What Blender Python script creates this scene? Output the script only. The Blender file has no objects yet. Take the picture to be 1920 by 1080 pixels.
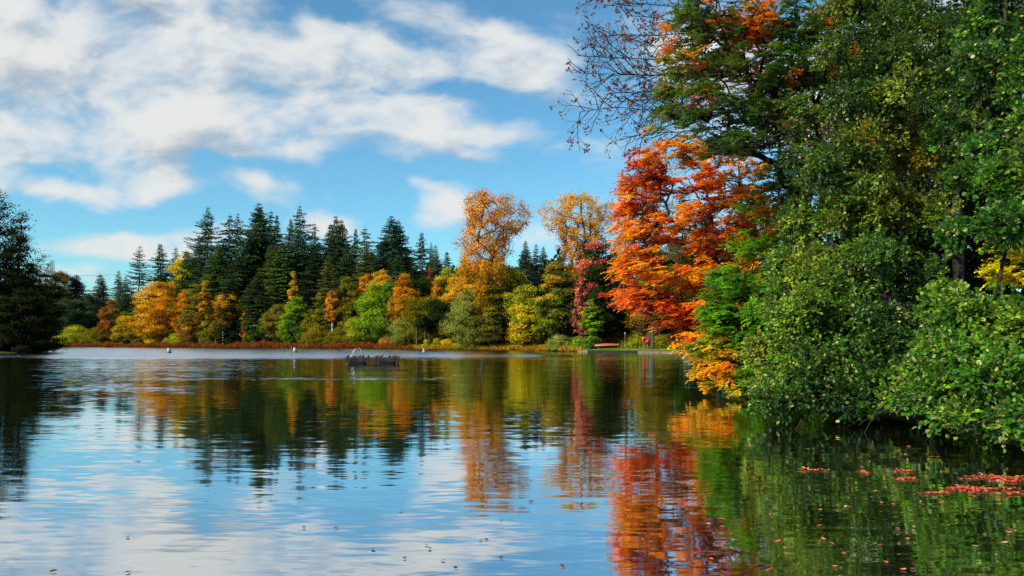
import bpy, math
import numpy as np
from mathutils import Vector
PI = math.pi
sc = bpy.context.scene
COL = sc.collection
F_PX, YH, CAM_H = 1500.0, 638.0, 1.7      # focal length in photo pixels, horizon row, eye height

def at(x, y, D):
    """world point at depth D seen at photo pixel x, y (used once, to find out where things stand)"""
    return np.array([(x-960)/F_PX*D, D, CAM_H+(YH-y)/F_PX*D])
def on_water(x, y, z=0.0):
    D = CAM_H*F_PX/(y-YH)
    return np.array([(x-960)/F_PX*D, D, z])

# ------------------------------------------------------------------ mesh helpers
class Buf:
    def __init__(s): s.V=[]; s.F=[]; s.C=[]; s.n=0
    def add(s, V, F, C):
        V=np.asarray(V,float).reshape(-1,3); F=np.asarray(F,int).reshape(-1,4)
        C=np.asarray(C,float)
        if C.ndim==1: C=np.tile(C,(len(F),1))
        s.V.append(V); s.F.append(F+s.n); s.C.append(C); s.n+=len(V)
    def mesh(s, name, mat, smooth=False, origin=(0,0,0)):
        V=np.concatenate(s.V)-np.asarray(origin,float); F=np.concatenate(s.F); C=np.concatenate(s.C)
        me=bpy.data.meshes.new(name)
        me.vertices.add(len(V)); me.vertices.foreach_set('co',V.astype(np.float32).ravel())
        me.loops.add(F.size); me.loops.foreach_set('vertex_index',F.astype(np.int32).ravel())
        me.polygons.add(len(F)); me.polygons.foreach_set('loop_start',np.arange(0,F.size,4,dtype=np.int32))
        me.polygons.foreach_set('use_smooth',np.full(len(F),smooth))
        a=me.attributes.new('col','FLOAT_COLOR','FACE')
        C4=np.ones((len(F),4),np.float32); C4[:,:3]=C
        a.data.foreach_set('color',C4.ravel())
        me.materials.append(mat)
        me.update(calc_edges=True)
        return me
def link(name, me, parent=None, loc=None):
    o=bpy.data.objects.new(name, me); COL.objects.link(o)
    if parent is not None: o.parent=parent
    if loc is not None: o.location=loc
    return o
def tag(o, label=None, cat=None, group=None, kind=None):
    if label: o['label']=label
    if cat: o['category']=cat
    if group: o['group']=group
    if kind: o['kind']=kind
    return o
def thing(name, label, cat, loc=(0,0,0), group=None):
    o=bpy.data.objects.new(name,None); COL.objects.link(o); o.location=loc
    o.empty_display_size=.3
    return tag(o,label,cat,group)
def copy_tree(o, parent=None):
    c=o.copy(); COL.objects.link(c)
    if parent is not None: c.parent=parent
    for ch in o.children: copy_tree(ch,c)
    return c
def nrm(v): return v/np.maximum(np.linalg.norm(v,axis=-1,keepdims=True),1e-9)

def tube(buf, P, R, sides=5, col=(1,1,1)):
    P=np.asarray(P,float); n=len(P)
    T=np.gradient(P,axis=0); T=nrm(T)
    ref=np.array([0,0,1.0]) if abs(T[0][2])<.8 else np.array([1.0,0,0])
    U=nrm(np.cross(T,ref)); W=np.cross(T,U)
    a=np.arange(sides)*2*PI/sides
    R=np.broadcast_to(np.asarray(R,float),(n,))
    V=P[:,None]+R[:,None,None]*(np.cos(a)[None,:,None]*U[:,None]+np.sin(a)[None,:,None]*W[:,None])
    i=np.arange(n-1)[:,None]*sides; j=np.arange(sides)[None]; k=(j+1)%sides
    F=np.stack([i+j,i+k,i+sides+k,i+sides+j],-1)
    buf.add(V,F,col)
def box(buf, c, s, col=(1,1,1), rz=0, rx=0, ry=0):
    c=np.asarray(c,float); s=np.asarray(s,float)/2
    v=np.array([[x,y,z] for x in(-1,1) for y in(-1,1) for z in(-1,1)],float)*s
    from mathutils import Euler
    M=np.array(Euler((rx,ry,rz)).to_matrix())
    v=v@M.T+c
    buf.add(v,[[0,1,3,2],[4,6,7,5],[0,4,5,1],[2,3,7,6],[0,2,6,4],[1,5,7,3]],col)
def lathe(buf, prof, c=(0,0,0), sides=16, col=(1,1,1), sx=1, sy=1):
    prof=np.asarray(prof,float); a=np.arange(sides)*2*PI/sides; n=len(prof)
    V=np.stack([prof[:,None,0]*np.cos(a)*sx, prof[:,None,0]*np.sin(a)*sy, np.repeat(prof[:,1:2],sides,1)],-1)+np.asarray(c)
    i=np.arange(n-1)[:,None]*sides; j=np.arange(sides)[None]; k=(j+1)%sides
    F=np.stack([i+j,i+k,i+sides+k,i+sides+j],-1)
    buf.add(V,F,col)

# ------------------------------------------------------------------ leaves
def leaves(buf, P, A, N, L, W, C, fold=False):
    A=nrm(A); B=nrm(np.cross(N,A)); N=np.cross(A,B); n=len(P)
    L=np.broadcast_to(np.asarray(L,float),(n,))[:,None]; W=np.broadcast_to(np.asarray(W,float),(n,))[:,None]
    if not fold:
        V=np.stack([P,P+A*L*.5+B*W/2,P+A*L,P+A*L*.5-B*W/2],1)
        buf.add(V,np.arange(4*n).reshape(n,4),C)
    else:
        up=N*W*.13
        V=np.stack([P,P+A*L*.3+B*W*.5+up,P+A*L*.75+B*W*.4+up*.7,P+A*L-up*.4,P+A*L*.75-B*W*.4+up*.7,P+A*L*.3-B*W*.5+up],1)
        b=np.arange(n)[:,None]*6
        F=np.concatenate([b+np.array([[0,3,2,1]]),b+np.array([[0,5,4,3]])])
        buf.add(V,F,np.concatenate([C,C]))
def pick_cols(rng, pal, t, jit=.25):
    """colour from a palette of linear RGB stops at t (0..1) with brightness jitter"""
    pal=np.asarray(pal,float); k=np.clip(t,0,.9999)*(len(pal)-1); i=k.astype(int); f=(k-i)[:,None]
    c=pal[i]*(1-f)+pal[np.minimum(i+1,len(pal)-1)]*f
    lum=c.mean(1,keepdims=True); c=np.maximum(lum+(c-lum)*1.15,.004)
    return c*(1+jit*rng.standard_normal(len(t)))[:,None].clip(.35,1.8)

# ------------------------------------------------------------------ skeleton
class Skel:
    """limbs grown to a set of end points; thickness follows how much each limb carries"""
    def __init__(s, trunk_pts):
        s.P=[np.array(p,float) for p in trunk_pts]; s.par=[-1]+list(range(len(trunk_pts)-1))
        s.tips=[]; s.branches=[list(range(len(trunk_pts)))]
    def grow(s, pts, rng, segs=4, rise=.25, wig=.06, minh=0.0, start=None, drop=1.0):
        base=s.P[0]
        d=np.linalg.norm(np.asarray(pts)[:,:2]-base[:2],axis=1)+.15*np.asarray(pts)[:,2]
        arr=np.array(s.P)
        for i in np.argsort(d):
            p=np.asarray(pts[i]); dv=arr-p; dist=np.linalg.norm(dv,axis=1)
            hd=np.hypot(dv[:,0],dv[:,1])
            cost=dist+drop*np.maximum(0,arr[:,2]-(p[2]-.25*hd))*1.0+100*(arr[:,2]<minh)*(hd>.5)
            j=int(np.argmin(cost)); a=arr[j]; L=dist[j]
            if L<.02: continue
            m=(a+p)/2+np.array([0,0,rise*L*.5])+rng.standard_normal(3)*wig*L
            n=max(2,segs if L>1.0 else segs-1)
            ids=[j]; new=[]
            for k in range(1,n+1):
                t=k/n; q=(1-t)**2*a+2*t*(1-t)*m+t*t*p+rng.standard_normal(3)*wig*.25*L*(t<1)
                s.P.append(q); s.par.append(ids[-1]); ids.append(len(s.P)-1); new.append(q)
            s.branches.append(ids); s.tips.append(ids[-1])
            arr=np.vstack([arr,new])
    def radii(s, rtip, power=.45, rmax=None):
        n=len(s.P); cnt=np.zeros(n)
        for t in s.tips: cnt[t]+=1
        for i in range(n-1,0,-1):
            if s.par[i]>=0: cnt[s.par[i]]+=cnt[i]
        r=rtip*np.maximum(cnt,1)**power
        if rmax is not None: r=r*min(1.0,rmax/r[0]) if r[0]>rmax else np.maximum(r,0)
        return r
    def build(s, buf, rtip, power=.45, rmax=None, sides=5, col=(1,1,1), flare=True, minr=0):
        r=s.radii(rtip,power,rmax); P=np.array(s.P)
        for k,b in enumerate(s.branches):
            if len(b)<2: continue
            rr=r[b].copy()
            if k>0: rr[0]=min(rr[0],rr[1]*1.25)
            else:
                if flare: rr[0]*=1.35
            if rr.max()<minr: continue
            tube(buf,P[b],rr,sides if rr.max()>rtip*3 else max(3,sides-2),col)

# ------------------------------------------------------------------ materials
def new_mat(name):
    m=bpy.data.materials.new(name); m.use_nodes=True; nt=m.node_tree; nt.nodes.clear()
    return m,nt
def nd(nt,t,**kw):
    n=nt.nodes.new(t)
    for k,v in kw.items(): setattr(n,k,v)
    return n
def mth(nt,op,a,b=None,c=None,clamp=False):
    n=nt.nodes.new('ShaderNodeMath'); n.operation=op; n.use_clamp=clamp
    for i,v in enumerate((a,b,c)):
        if v is None: continue
        if isinstance(v,(int,float)): n.inputs[i].default_value=v
        else: nt.links.new(v,n.inputs[i])
    return n.outputs[0]
def leaf_mat(name, transl=.35, gloss=.0, rough=.4, objcol=False, tint=(1,1,1)):
    m,nt=new_mat(name); L=nt.links.new
    a=nd(nt,'ShaderNodeAttribute',attribute_name='col')
    c=a.outputs['Color']
    if objcol:
        oi=nd(nt,'ShaderNodeObjectInfo'); mx=nd(nt,'ShaderNodeMix',data_type='RGBA',blend_type='MULTIPLY')
        mx.inputs[0].default_value=1; L(c,mx.inputs[6]); L(oi.outputs['Color'],mx.inputs[7]); c=mx.outputs[2]
    d=nd(nt,'ShaderNodeBsdfDiffuse'); t=nd(nt,'ShaderNodeBsdfTranslucent'); L(c,d.inputs[0])
    g=nd(nt,'ShaderNodeGamma'); g.inputs[1].default_value=.85; L(c,g.inputs[0]); L(g.outputs[0],t.inputs[0])
    mix=nd(nt,'ShaderNodeMixShader'); mix.inputs[0].default_value=transl; L(d.outputs[0],mix.inputs[1]); L(t.outputs[0],mix.inputs[2])
    out=nd(nt,'ShaderNodeOutputMaterial'); s=mix.outputs[0]
    if gloss>0:
        gl=nd(nt,'ShaderNodeBsdfAnisotropic') if False else nd(nt,'ShaderNodeBsdfGlossy'); gl.inputs['Roughness'].default_value=rough
        gl.inputs['Color'].default_value=(.95,.93,.72,1)
        f=nd(nt,'ShaderNodeFresnel'); f.inputs[0].default_value=1.45
        fac=mth(nt,'MULTIPLY',f.outputs[0],gloss,clamp=True)
        m2=nd(nt,'ShaderNodeMixShader'); L(fac,m2.inputs[0]); L(s,m2.inputs[1]); L(gl.outputs[0],m2.inputs[2]); s=m2.outputs[0]
    L(s,out.inputs[0]); return m
def bark_mat(name, c1, c2, scale=6):
    m,nt=new_mat(name); L=nt.links.new
    g=nd(nt,'ShaderNodeTexCoord'); mp=nd(nt,'ShaderNodeMapping'); mp.inputs['Scale'].default_value=(scale,scale,scale*.25)
    L(g.outputs['Object'],mp.inputs[0])
    n=nd(nt,'ShaderNodeTexNoise'); n.inputs['Scale'].default_value=1; n.inputs['Detail'].default_value=5; L(mp.outputs[0],n.inputs[0])
    r=nd(nt,'ShaderNodeValToRGB'); r.color_ramp.elements[0].position=.35; r.color_ramp.elements[1].position=.7
    r.color_ramp.elements[0].color=(*c1,1); r.color_ramp.elements[1].color=(*c2,1); L(n.outputs[0],r.inputs[0])
    b=nd(nt,'ShaderNodeBsdfPrincipled'); b.inputs['Roughness'].default_value=.9; b.inputs['Specular IOR Level'].default_value=.15; L(r.outputs[0],b.inputs['Base Color'])
    bm=nd(nt,'ShaderNodeBump'); bm.inputs['Strength'].default_value=.6; bm.inputs['Distance'].default_value=.03; L(n.outputs[0],bm.inputs['Height']); L(bm.outputs[0],b.inputs['Normal'])
    o=nd(nt,'ShaderNodeOutputMaterial'); L(b.outputs[0],o.inputs[0]); return m
def paint_mat(name, col, rough=.5, metal=0, scale=8, var=.25):
    m,nt=new_mat(name); L=nt.links.new
    g=nd(nt,'ShaderNodeTexCoord'); n=nd(nt,'ShaderNodeTexNoise'); n.inputs['Scale'].default_value=scale; n.inputs['Detail'].default_value=6
    L(g.outputs['Object'],n.inputs[0])
    r=nd(nt,'ShaderNodeValToRGB'); r.color_ramp.elements[0].position=.3; r.color_ramp.elements[1].position=.7
    r.color_ramp.elements[0].color=(*[x*(1-var) for x in col],1); r.color_ramp.elements[1].color=(*[min(1,x*(1+var*.5)) for x in col],1); L(n.outputs[0],r.inputs[0])
    b=nd(nt,'ShaderNodeBsdfPrincipled'); b.inputs['Roughness'].default_value=rough; b.inputs['Metallic'].default_value=metal
    L(r.outputs[0],b.inputs['Base Color'])
    o=nd(nt,'ShaderNodeOutputMaterial'); L(b.outputs[0],o.inputs[0]); return m
M_LEAF=leaf_mat('leaf',.38); M_ALDER=leaf_mat('alder_leaf',.36,.34,.42); M_NEEDLE=leaf_mat('needles',.12,objcol=True)
M_BEECH=leaf_mat('beech_leaf',.48,.3,.45)
M_BARK=bark_mat('bark',(.035,.026,.018),(.10,.08,.06)); M_BARKD=bark_mat('dark_bark',(.015,.012,.010),(.05,.04,.032))
M_BIRCH=bark_mat('birch_bark',(.25,.22,.18),(.6,.56,.48))
# ------------------------------------------------------------------ lake outline and ground
LAKE=np.array([(-50,1),(-10,2.4),(3,2.2),(7,6),(8.6,12),(8.8,20),(10.2,30),(13,48),(18,78),(23.2,106),(10.8,116.5),(3.6,134),(-6,139),
 (-15,143),(-27.6,159),(-45,170),(-68,182),(-95,194),(-121,206),(-160,222),(-190,210),(-160,160),(-110,128),(-80,115),(-66,107),(-64,103),(-70,96),(-92,70),(-85,30),(-70,8)],float)
def lake_sd(X,Y):
    """signed distance to the shore, positive on land"""
    d=np.full(X.shape,1e9); inside=np.zeros(X.shape,bool); n=len(LAKE)
    for i in range(n):
        a=LAKE[i]; b=LAKE[(i+1)%n]; e=b-a
        t=np.clip(((X-a[0])*e[0]+(Y-a[1])*e[1])/(e@e),0,1)
        d=np.minimum(d,np.hypot(X-a[0]-t*e[0],Y-a[1]-t*e[1]))
        c=((a[1]>Y)!=(b[1]>Y)); 
        with np.errstate(divide='ignore',invalid='ignore'):
            xi=(b[0]-a[0])*(Y-a[1])/(b[1]-a[1]+1e-12)+a[0]
        inside^=c&(X<xi)
    return np.where(inside,-d,d)
def ground_z(X,Y):
    X=np.asarray(X,float); Y=np.asarray(Y,float); d=lake_sd(X,Y)
    land=.12+.18*np.clip(d/2,0,1)+.05*np.clip(d-8,0,90)+.12*np.sin(X*.31+1)*np.cos(Y*.27)*np.clip(d/6,0,1)
    return np.where(d>0,land,np.maximum(-1.6,.10+d*.45))
ax=np.concatenate([-np.geomspace(3000,245,14),np.arange(-230,-20,3.0),np.arange(-20,45,1.25),np.arange(45,120,3.0),np.geomspace(125,3000,14)])
ay=np.concatenate([-np.geomspace(1500,20,10),np.arange(-15,60,1.25),np.arange(60,330,3.0),np.geomspace(340,3500,14)])
GX,GY=np.meshgrid(ax,ay); GZ=ground_z(GX,GY)
m,nt=new_mat('ground'); L=nt.links.new
g=nd(nt,'ShaderNodeTexCoord'); n1=nd(nt,'ShaderNodeTexNoise'); n1.inputs['Scale'].default_value=.25; n1.inputs['Detail'].default_value=8; n1.inputs['Roughness'].default_value=.7
L(g.outputs['Object'],n1.inputs[0]); r=nd(nt,'ShaderNodeValToRGB'); els=r.color_ramp.elements
els[0].position=.3; els[0].color=(.035,.028,.015,1); els[1].position=.7; els[1].color=(.12,.07,.025,1); e=els.new(.5); e.color=(.05,.06,.018,1)
L(n1.outputs[0],r.inputs[0]); b=nd(nt,'ShaderNodeBsdfDiffuse'); L(r.outputs[0],b.inputs[0]); o=nd(nt,'ShaderNodeOutputMaterial'); L(b.outputs[0],o.inputs[0]); M_GROUND=m
bf=Buf(); ny,nx=GX.shape; i=np.arange(ny-1)[:,None]*nx; j=np.arange(nx-1)[None]
bf.add(np.stack([GX,GY,GZ],-1),np.stack([i+j,i+j+1,i+nx+j+1,i+nx+j],-1),(1,1,1))
tag(link('ground',bf.mesh('ground',M_GROUND,True)),kind='structure')

# ------------------------------------------------------------------ water
m,nt=new_mat('water'); L=nt.links.new
tc=nd(nt,'ShaderNodeTexCoord'); sep=nd(nt,'ShaderNodeSeparateXYZ'); L(tc.outputs['Object'],sep.inputs[0])
X_,Y_=sep.outputs[0],sep.outputs[1]
def wave(scale_x,scale_y,sc_,detail,rough,seed,dist=0.0):
    mp=nd(nt,'ShaderNodeMapping'); mp.inputs['Scale'].default_value=(scale_x,scale_y,1); mp.inputs['Location'].default_value=(seed,seed*.7,0)
    mp.inputs['Rotation'].default_value=(0,0,math.radians(4))
    L(tc.outputs['Object'],mp.inputs[0]); n=nd(nt,'ShaderNodeTexNoise'); n.inputs['Scale'].default_value=sc_; n.inputs['Detail'].default_value=detail
    n.inputs['Roughness'].default_value=rough; n.inputs['Distortion'].default_value=dist; L(mp.outputs[0],n.inputs[0])
    s=nd(nt,'ShaderNodeSeparateColor'); L(n.outputs['Color'],s.inputs[0]); return s.outputs[0],s.outputs[1]
def gauss(v,c,w):     # exp(-((v-c)/w)^2)
    t=mth(nt,'DIVIDE',mth(nt,'SUBTRACT',v,c),w); return mth(nt,'EXPONENT',mth(nt,'MULTIPLY',mth(nt,'MULTIPLY',t,t),-1))
def sstep(v,a,b_):
    n=nd(nt,'ShaderNodeMapRange',interpolation_type='SMOOTHSTEP'); L(v,n.inputs[0]) 
    n.inputs[1].default_value=a; n.inputs[2].default_value=b_; n.inputs[3].default_value=0; n.inputs[4].default_value=1; return n.outputs[0]
# ripples: long crests lying across the view, two lengths
a1,a2=wave(.75,3.2,1.0,2.5,.55,3.1,.3)
b1,b2=wave(2.2,8.5,1.0,2.0,.5,11.7)
c1,c2=wave(.12,.30,1.0,2.0,.5,7.3)
# where the wind touches the lake
e1,e2=wave(.02,.055,1.0,3,.6,19.0)
EDGE=mth(nt,'MULTIPLY',mth(nt,'SUBTRACT',e1,.5),26)
Yw=mth(nt,'ADD',Y_,EDGE)
UX=mth(nt,'DIVIDE',X_,mth(nt,'MAXIMUM',Y_,1))      # bearing of the gust lines is roughly constant along the wind
farw=mth(nt,'MULTIPLY',sstep(mth(nt,'ADD',Y_,mth(nt,'MULTIPLY',EDGE,.8)),70,84),sstep(mth(nt,'ADD',X_,mth(nt,'MULTIPLY',Y_,-.02)),9,-7))
leftw=mth(nt,'MULTIPLY',sstep(Yw,16,52),sstep(X_,-5,-22))
sheen=mth(nt,'MULTIPLY',mth(nt,'MULTIPLY',sstep(Yw,22,48),sstep(UX,-.24,-.40)),sstep(UX,-.60,-.52))
leftw=mth(nt,'ADD',mth(nt,'MULTIPLY',leftw,.75),mth(nt,'MULTIPLY',sheen,.9))
gust=mth(nt,'MULTIPLY',gauss(mth(nt,'ADD',Y_,mth(nt,'MULTIPLY',EDGE,.06)),35.3,.9),mth(nt,'MULTIPLY',sstep(X_,-1.5,-4),sstep(X_,-22,-13)))
g1,g2=wave(.5,1.4,1.0,3,.6,31.0)
gust=mth(nt,'MULTIPLY',gust,sstep(g1,.40,.60))
strip=mth(nt,'MULTIPLY',gauss(Y_,88,7),sstep(X_,22,10))
near=mth(nt,'MULTIPLY',sstep(Y_,16,6),1.0)
cb=mth(nt,'ADD',mth(nt,'MULTIPLY',sstep(e2,.42,.62),.05),.034)
amp=mth(nt,'ADD',cb,mth(nt,'MULTIPLY',farw,.55))
amp=mth(nt,'ADD',amp,mth(nt,'MULTIPLY',leftw,.20))
amp=mth(nt,'ADD',amp,mth(nt,'MULTIPLY',gust,.5))
amp=mth(nt,'ADD',amp,mth(nt,'MULTIPLY',strip,.16))
sy=mth(nt,'ADD',mth(nt,'MULTIPLY',mth(nt,'SUBTRACT',a1,.5),1.6),mth(nt,'MULTIPLY',mth(nt,'SUBTRACT',b1,.5),1.7))
sy=mth(nt,'ADD',sy,mth(nt,'MULTIPLY',mth(nt,'SUBTRACT',c1,.5),.7))
windy=mth(nt,'MINIMUM',1.0,mth(nt,'ADD',mth(nt,'MULTIPLY',farw,.9),mth(nt,'ADD',mth(nt,'MULTIPLY',gust,.5),mth(nt,'ADD',mth(nt,'MULTIPLY',leftw,.34),mth(nt,'MULTIPLY',strip,.4)))))
# in the wind-roughened zones the wave faces turned to the open lake are the ones seen
syb=mth(nt,'MULTIPLY',mth(nt,'ADD',mth(nt,'ABSOLUTE',sy),.08),-1)
sy=mth(nt,'ADD',mth(nt,'MULTIPLY',sy,mth(nt,'SUBTRACT',1,windy)),mth(nt,'MULTIPLY',syb,windy))
sx=mth(nt,'ADD',mth(nt,'MULTIPLY',mth(nt,'SUBTRACT',a2,.5),.5),mth(nt,'MULTIPLY',mth(nt,'SUBTRACT',b2,.5),.5))
cmb=nd(nt,'ShaderNodeCombineXYZ'); L(mth(nt,'MULTIPLY',sx,amp),cmb.inputs[0]); L(mth(nt,'MULTIPLY',sy,amp),cmb.inputs[1]); cmb.inputs[2].default_value=1
nn=nd(nt,'ShaderNodeVectorMath',operation='NORMALIZE'); L(cmb.outputs[0],nn.inputs[0])
gl=nd(nt,'ShaderNodeBsdfGlossy'); gl.inputs['Roughness'].default_value=.03; gl.inputs['Color'].default_value=(.93,.95,.96,1); L(nn.outputs[0],gl.inputs['Normal'])
df=nd(nt,'ShaderNodeBsdfDiffuse'); df.inputs[0].default_value=(.014,.015,.006,1)
fr=nd(nt,'ShaderNodeFresnel'); fr.inputs[0].default_value=1.33; L(nn.outputs[0],fr.inputs['Normal'])
fac=mth(nt,'POWER',fr.outputs[0],.17,clamp=True)
mx=nd(nt,'ShaderNodeMixShader'); L(fac,mx.inputs[0]); L(df.outputs[0],mx.inputs[1]); L(gl.outputs[0],mx.inputs[2])
o=nd(nt,'ShaderNodeOutputMaterial'); L(mx.outputs[0],o.inputs[0]); M_WATER=m
bf=Buf(); bf.add([(-230,-5,0),(40,-5,0),(40,240,0),(-230,240,0)],[[0,1,2,3]],(1,1,1))
tag(link('lake_water',bf.mesh('lake_water',M_WATER)),kind='structure')

# ------------------------------------------------------------------ sky with clouds
SUN_AZ,SUN_EL=math.radians(236),math.radians(33)      # compass bearing (clockwise from +Y) : behind the viewer's left shoulder
sun_dir=np.array([math.sin(SUN_AZ)*math.cos(SUN_EL),math.cos(SUN_AZ)*math.cos(SUN_EL),math.sin(SUN_EL)])
W=bpy.data.worlds.new('World'); sc.world=W; W.use_nodes=True; nt=W.node_tree; nt.nodes.clear(); L=nt.links.new
tc=nd(nt,'ShaderNodeTexCoord'); sep=nd(nt,'ShaderNodeSeparateXYZ'); L(tc.outputs['Generated'],sep.inputs[0])
ya=mth(nt,'MAXIMUM',mth(nt,'ABSOLUTE',sep.outputs[1]),.12)
u=mth(nt,'DIVIDE',sep.outputs[0],ya); v=mth(nt,'DIVIDE',sep.outputs[2],ya)
cv=nd(nt,'ShaderNodeCombineXYZ'); L(u,cv.inputs[0]); L(v,cv.inputs[1])
LOBES=[ # photo x,y, rx,ry, tilt(deg, + = down to the right), strength
 (60,60,330,130,10,1.2),(180,190,300,120,6,1.15),(60,270,210,60,0,.9),(430,60,260,100,12,1.15),(520,130,230,80,15,1.0),(400,235,210,62,4,.95),(620,215,190,62,14,.85),
 (560,285,100,30,10,.6),(700,90,150,45,22,.75),(900,60,220,48,17,.8),(820,120,230,50,14,.7),(960,150,170,45,12,.6),(850,235,170,44,12,.95),(740,190,130,40,15,.55),
 (265,345,130,44,-4,1.0),(60,352,110,26,4,.75),(485,290,75,24,6,.65),(490,355,85,44,10,.8),(300,452,130,34,-6,.9),(190,458,120,28,0,.7),(130,515,100,22,0,.5),
 (620,425,75,28,0,.7),(835,400,75,52,-12,1.05),(770,345,60,18,5,.42),(860,290,80,18,5,.5),(1020,440,90,40,0,.6),(700,520,420,30,0,.4),
 (1130,90,140,70,0,.5),(1180,300,120,60,20,.5),(1330,90,160,90,0,.8),(1500,200,240,120,0,.8),(1750,100,300,160,0,.7),(-250,200,320,190,0,1.1),
 (300,-120,420,120,0,1.0),(-300,-200,400,180,0,.9),(900,-260,420,110,10,.75),(1500,-150,400,120,-8,.8),(300,-420,500,140,5,.8)]
G=bpy.data.node_groups.new('cloud_density','ShaderNodeTree')
G.interface.new_socket('UV',in_out='INPUT',socket_type='NodeSocketVector'); G.interface.new_socket('Density',in_out='OUTPUT',socket_type='NodeSocketFloat')
gi=G.nodes.new('NodeGroupInput'); go=G.nodes.new('NodeGroupOutput'); GL=G.links.new
wn=nd(G,'ShaderNodeTexNoise'); wn.inputs['Scale'].default_value=7; wn.inputs['Detail'].default_value=4; GL(gi.outputs[0],wn.inputs[0])
w2=nd(G,'ShaderNodeVectorMath',operation='SUBTRACT'); GL(wn.outputs['Color'],w2.inputs[0]); w2.inputs[1].default_value=(.5,.5,.5)
w3=nd(G,'ShaderNodeVectorMath',operation='MULTIPLY_ADD'); GL(w2.outputs[0],w3.inputs[0]); w3.inputs[1].default_value=(.10,.06,0); GL(gi.outputs[0],w3.inputs[2])
acc=None
for (x,y,rx,ry,tilt,st) in LOBES:
    mp=nd(G,'ShaderNodeMapping',vector_type='TEXTURE'); mp.inputs['Location'].default_value=((x-960)/F_PX,(YH-y)/F_PX,0)
    mp.inputs['Rotation'].default_value=(0,0,math.radians(-tilt)); mp.inputs['Scale'].default_value=(rx/F_PX*1.25,ry/F_PX*1.25,1)
    GL(w3.outputs[0],mp.inputs[0]); gr=nd(G,'ShaderNodeTexGradient',gradient_type='SPHERICAL'); GL(mp.outputs[0],gr.inputs[0])
    acc=mth(G,'MULTIPLY',gr.outputs[1],st) if acc is None else mth(G,'MULTIPLY_ADD',gr.outputs[1],st,acc)
accs=mth(G,'MINIMUM',acc,.68)
st_=nd(G,'ShaderNodeMapping'); st_.inputs['Scale'].default_value=(1,1.8,1); st_.inputs['Rotation'].default_value=(0,0,math.radians(12)); GL(gi.outputs[0],st_.inputs[0])
fb=nd(G,'ShaderNodeTexNoise'); fb.inputs['Scale'].default_value=8.5; fb.inputs['Detail'].default_value=9; fb.inputs['Roughness'].default_value=.53; fb.inputs['Distortion'].default_value=.25; GL(st_.outputs[0],fb.inputs[0])
sg=nd(G,'ShaderNodeSeparateXYZ'); GL(gi.outputs[0],sg.inputs[0])
hi=nd(G,'ShaderNodeMapRange',interpolation_type='SMOOTHSTEP'); GL(sg.outputs[1],hi.inputs[0]); hi.inputs[1].default_value=.55; hi.inputs[2].default_value=.9; hi.inputs[4].default_value=.45
dn=mth(G,'ADD',mth(G,'ADD',mth(G,'MULTIPLY',accs,1.0),hi.outputs[0]),mth(G,'MULTIPLY',mth(G,'SUBTRACT',fb.outputs[0],.5),2.25))
GL(dn,go.inputs[0])
def dens(off):
    g_=nt.nodes.new('ShaderNodeGroup'); g_.node_tree=G
    ad=nd(nt,'ShaderNodeVectorMath',operation='ADD'); L(cv.outputs[0],ad.inputs[0]); ad.inputs[1].default_value=(*off,0); L(ad.outputs[0],g_.inputs[0]); return g_.outputs[0]
d0=dens((0,0)); d1=dens((-.022,.035))
def ss(v,a,b_,lo=0,hi_=1):
    n=nd(nt,'ShaderNodeMapRange',interpolation_type='SMOOTHSTEP'); L(v,n.inputs[0]); n.inputs[1].default_value=a; n.inputs[2].default_value=b_; n.inputs[3].default_value=lo; n.inputs[4].default_value=hi_; return n.outputs[0]
alpha=mth(nt,'MULTIPLY',ss(d0,.07,.92),ss(sep.outputs[2],0.0,.05,.35,1))
shade=ss(mth(nt,'SUBTRACT',d1,mth(nt,'MULTIPLY',d0,.55)),.20,.85)       # more cloud towards the sun side = greyer
sky=nd(nt,'ShaderNodeTexSky',sky_type='NISHITA'); sky.sun_disc=False; sky.sun_elevation=SUN_EL; sky.sun_rotation=SUN_AZ
sky.altitude=300; sky.air_density=1.0; sky.dust_density=.6; sky.ozone_density=2.2
tint=nd(nt,'ShaderNodeMix',data_type='RGBA',blend_type='MULTIPLY'); tint.inputs[0].default_value=1; L(sky.outputs[0],tint.inputs[6]); tint.inputs[7].default_value=(.62,1.07,1.12,1)
cr=nd(nt,'ShaderNodeValToRGB'); cr.color_ramp.elements[0].color=(.86,.88,.88,1); cr.color_ramp.elements[1].color=(.46,.52,.57,1); L(shade,cr.inputs[0])
cs=nd(nt,'ShaderNodeVectorMath',operation='SCALE'); L(cr.outputs[0],cs.inputs[0]); cs.inputs['Scale'].default_value=6.3
mxs=nd(nt,'ShaderNodeMix',data_type='RGBA'); L(alpha,mxs.inputs[0]); L(tint.outputs[2],mxs.inputs[6]); L(cs.outputs[0],mxs.inputs[7])
bg=nd(nt,'ShaderNodeBackground'); bg.inputs['Strength'].default_value=.095; L(mxs.outputs[2],bg.inputs[0])
o=nd(nt,'ShaderNodeOutputWorld'); L(bg.outputs[0],o.inputs[0])
W.cycles.sampling_method='MANUAL'; W.cycles.sample_map_resolution=512
sd=bpy.data.lights.new('sun','SUN'); sd.energy=5.0; sd.angle=math.radians(.5); sd.color=(1,.93,.82)
so=link('sun',sd); so.rotation_euler=Vector(-sun_dir).to_track_quat('-Z','Y').to_euler()
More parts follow.
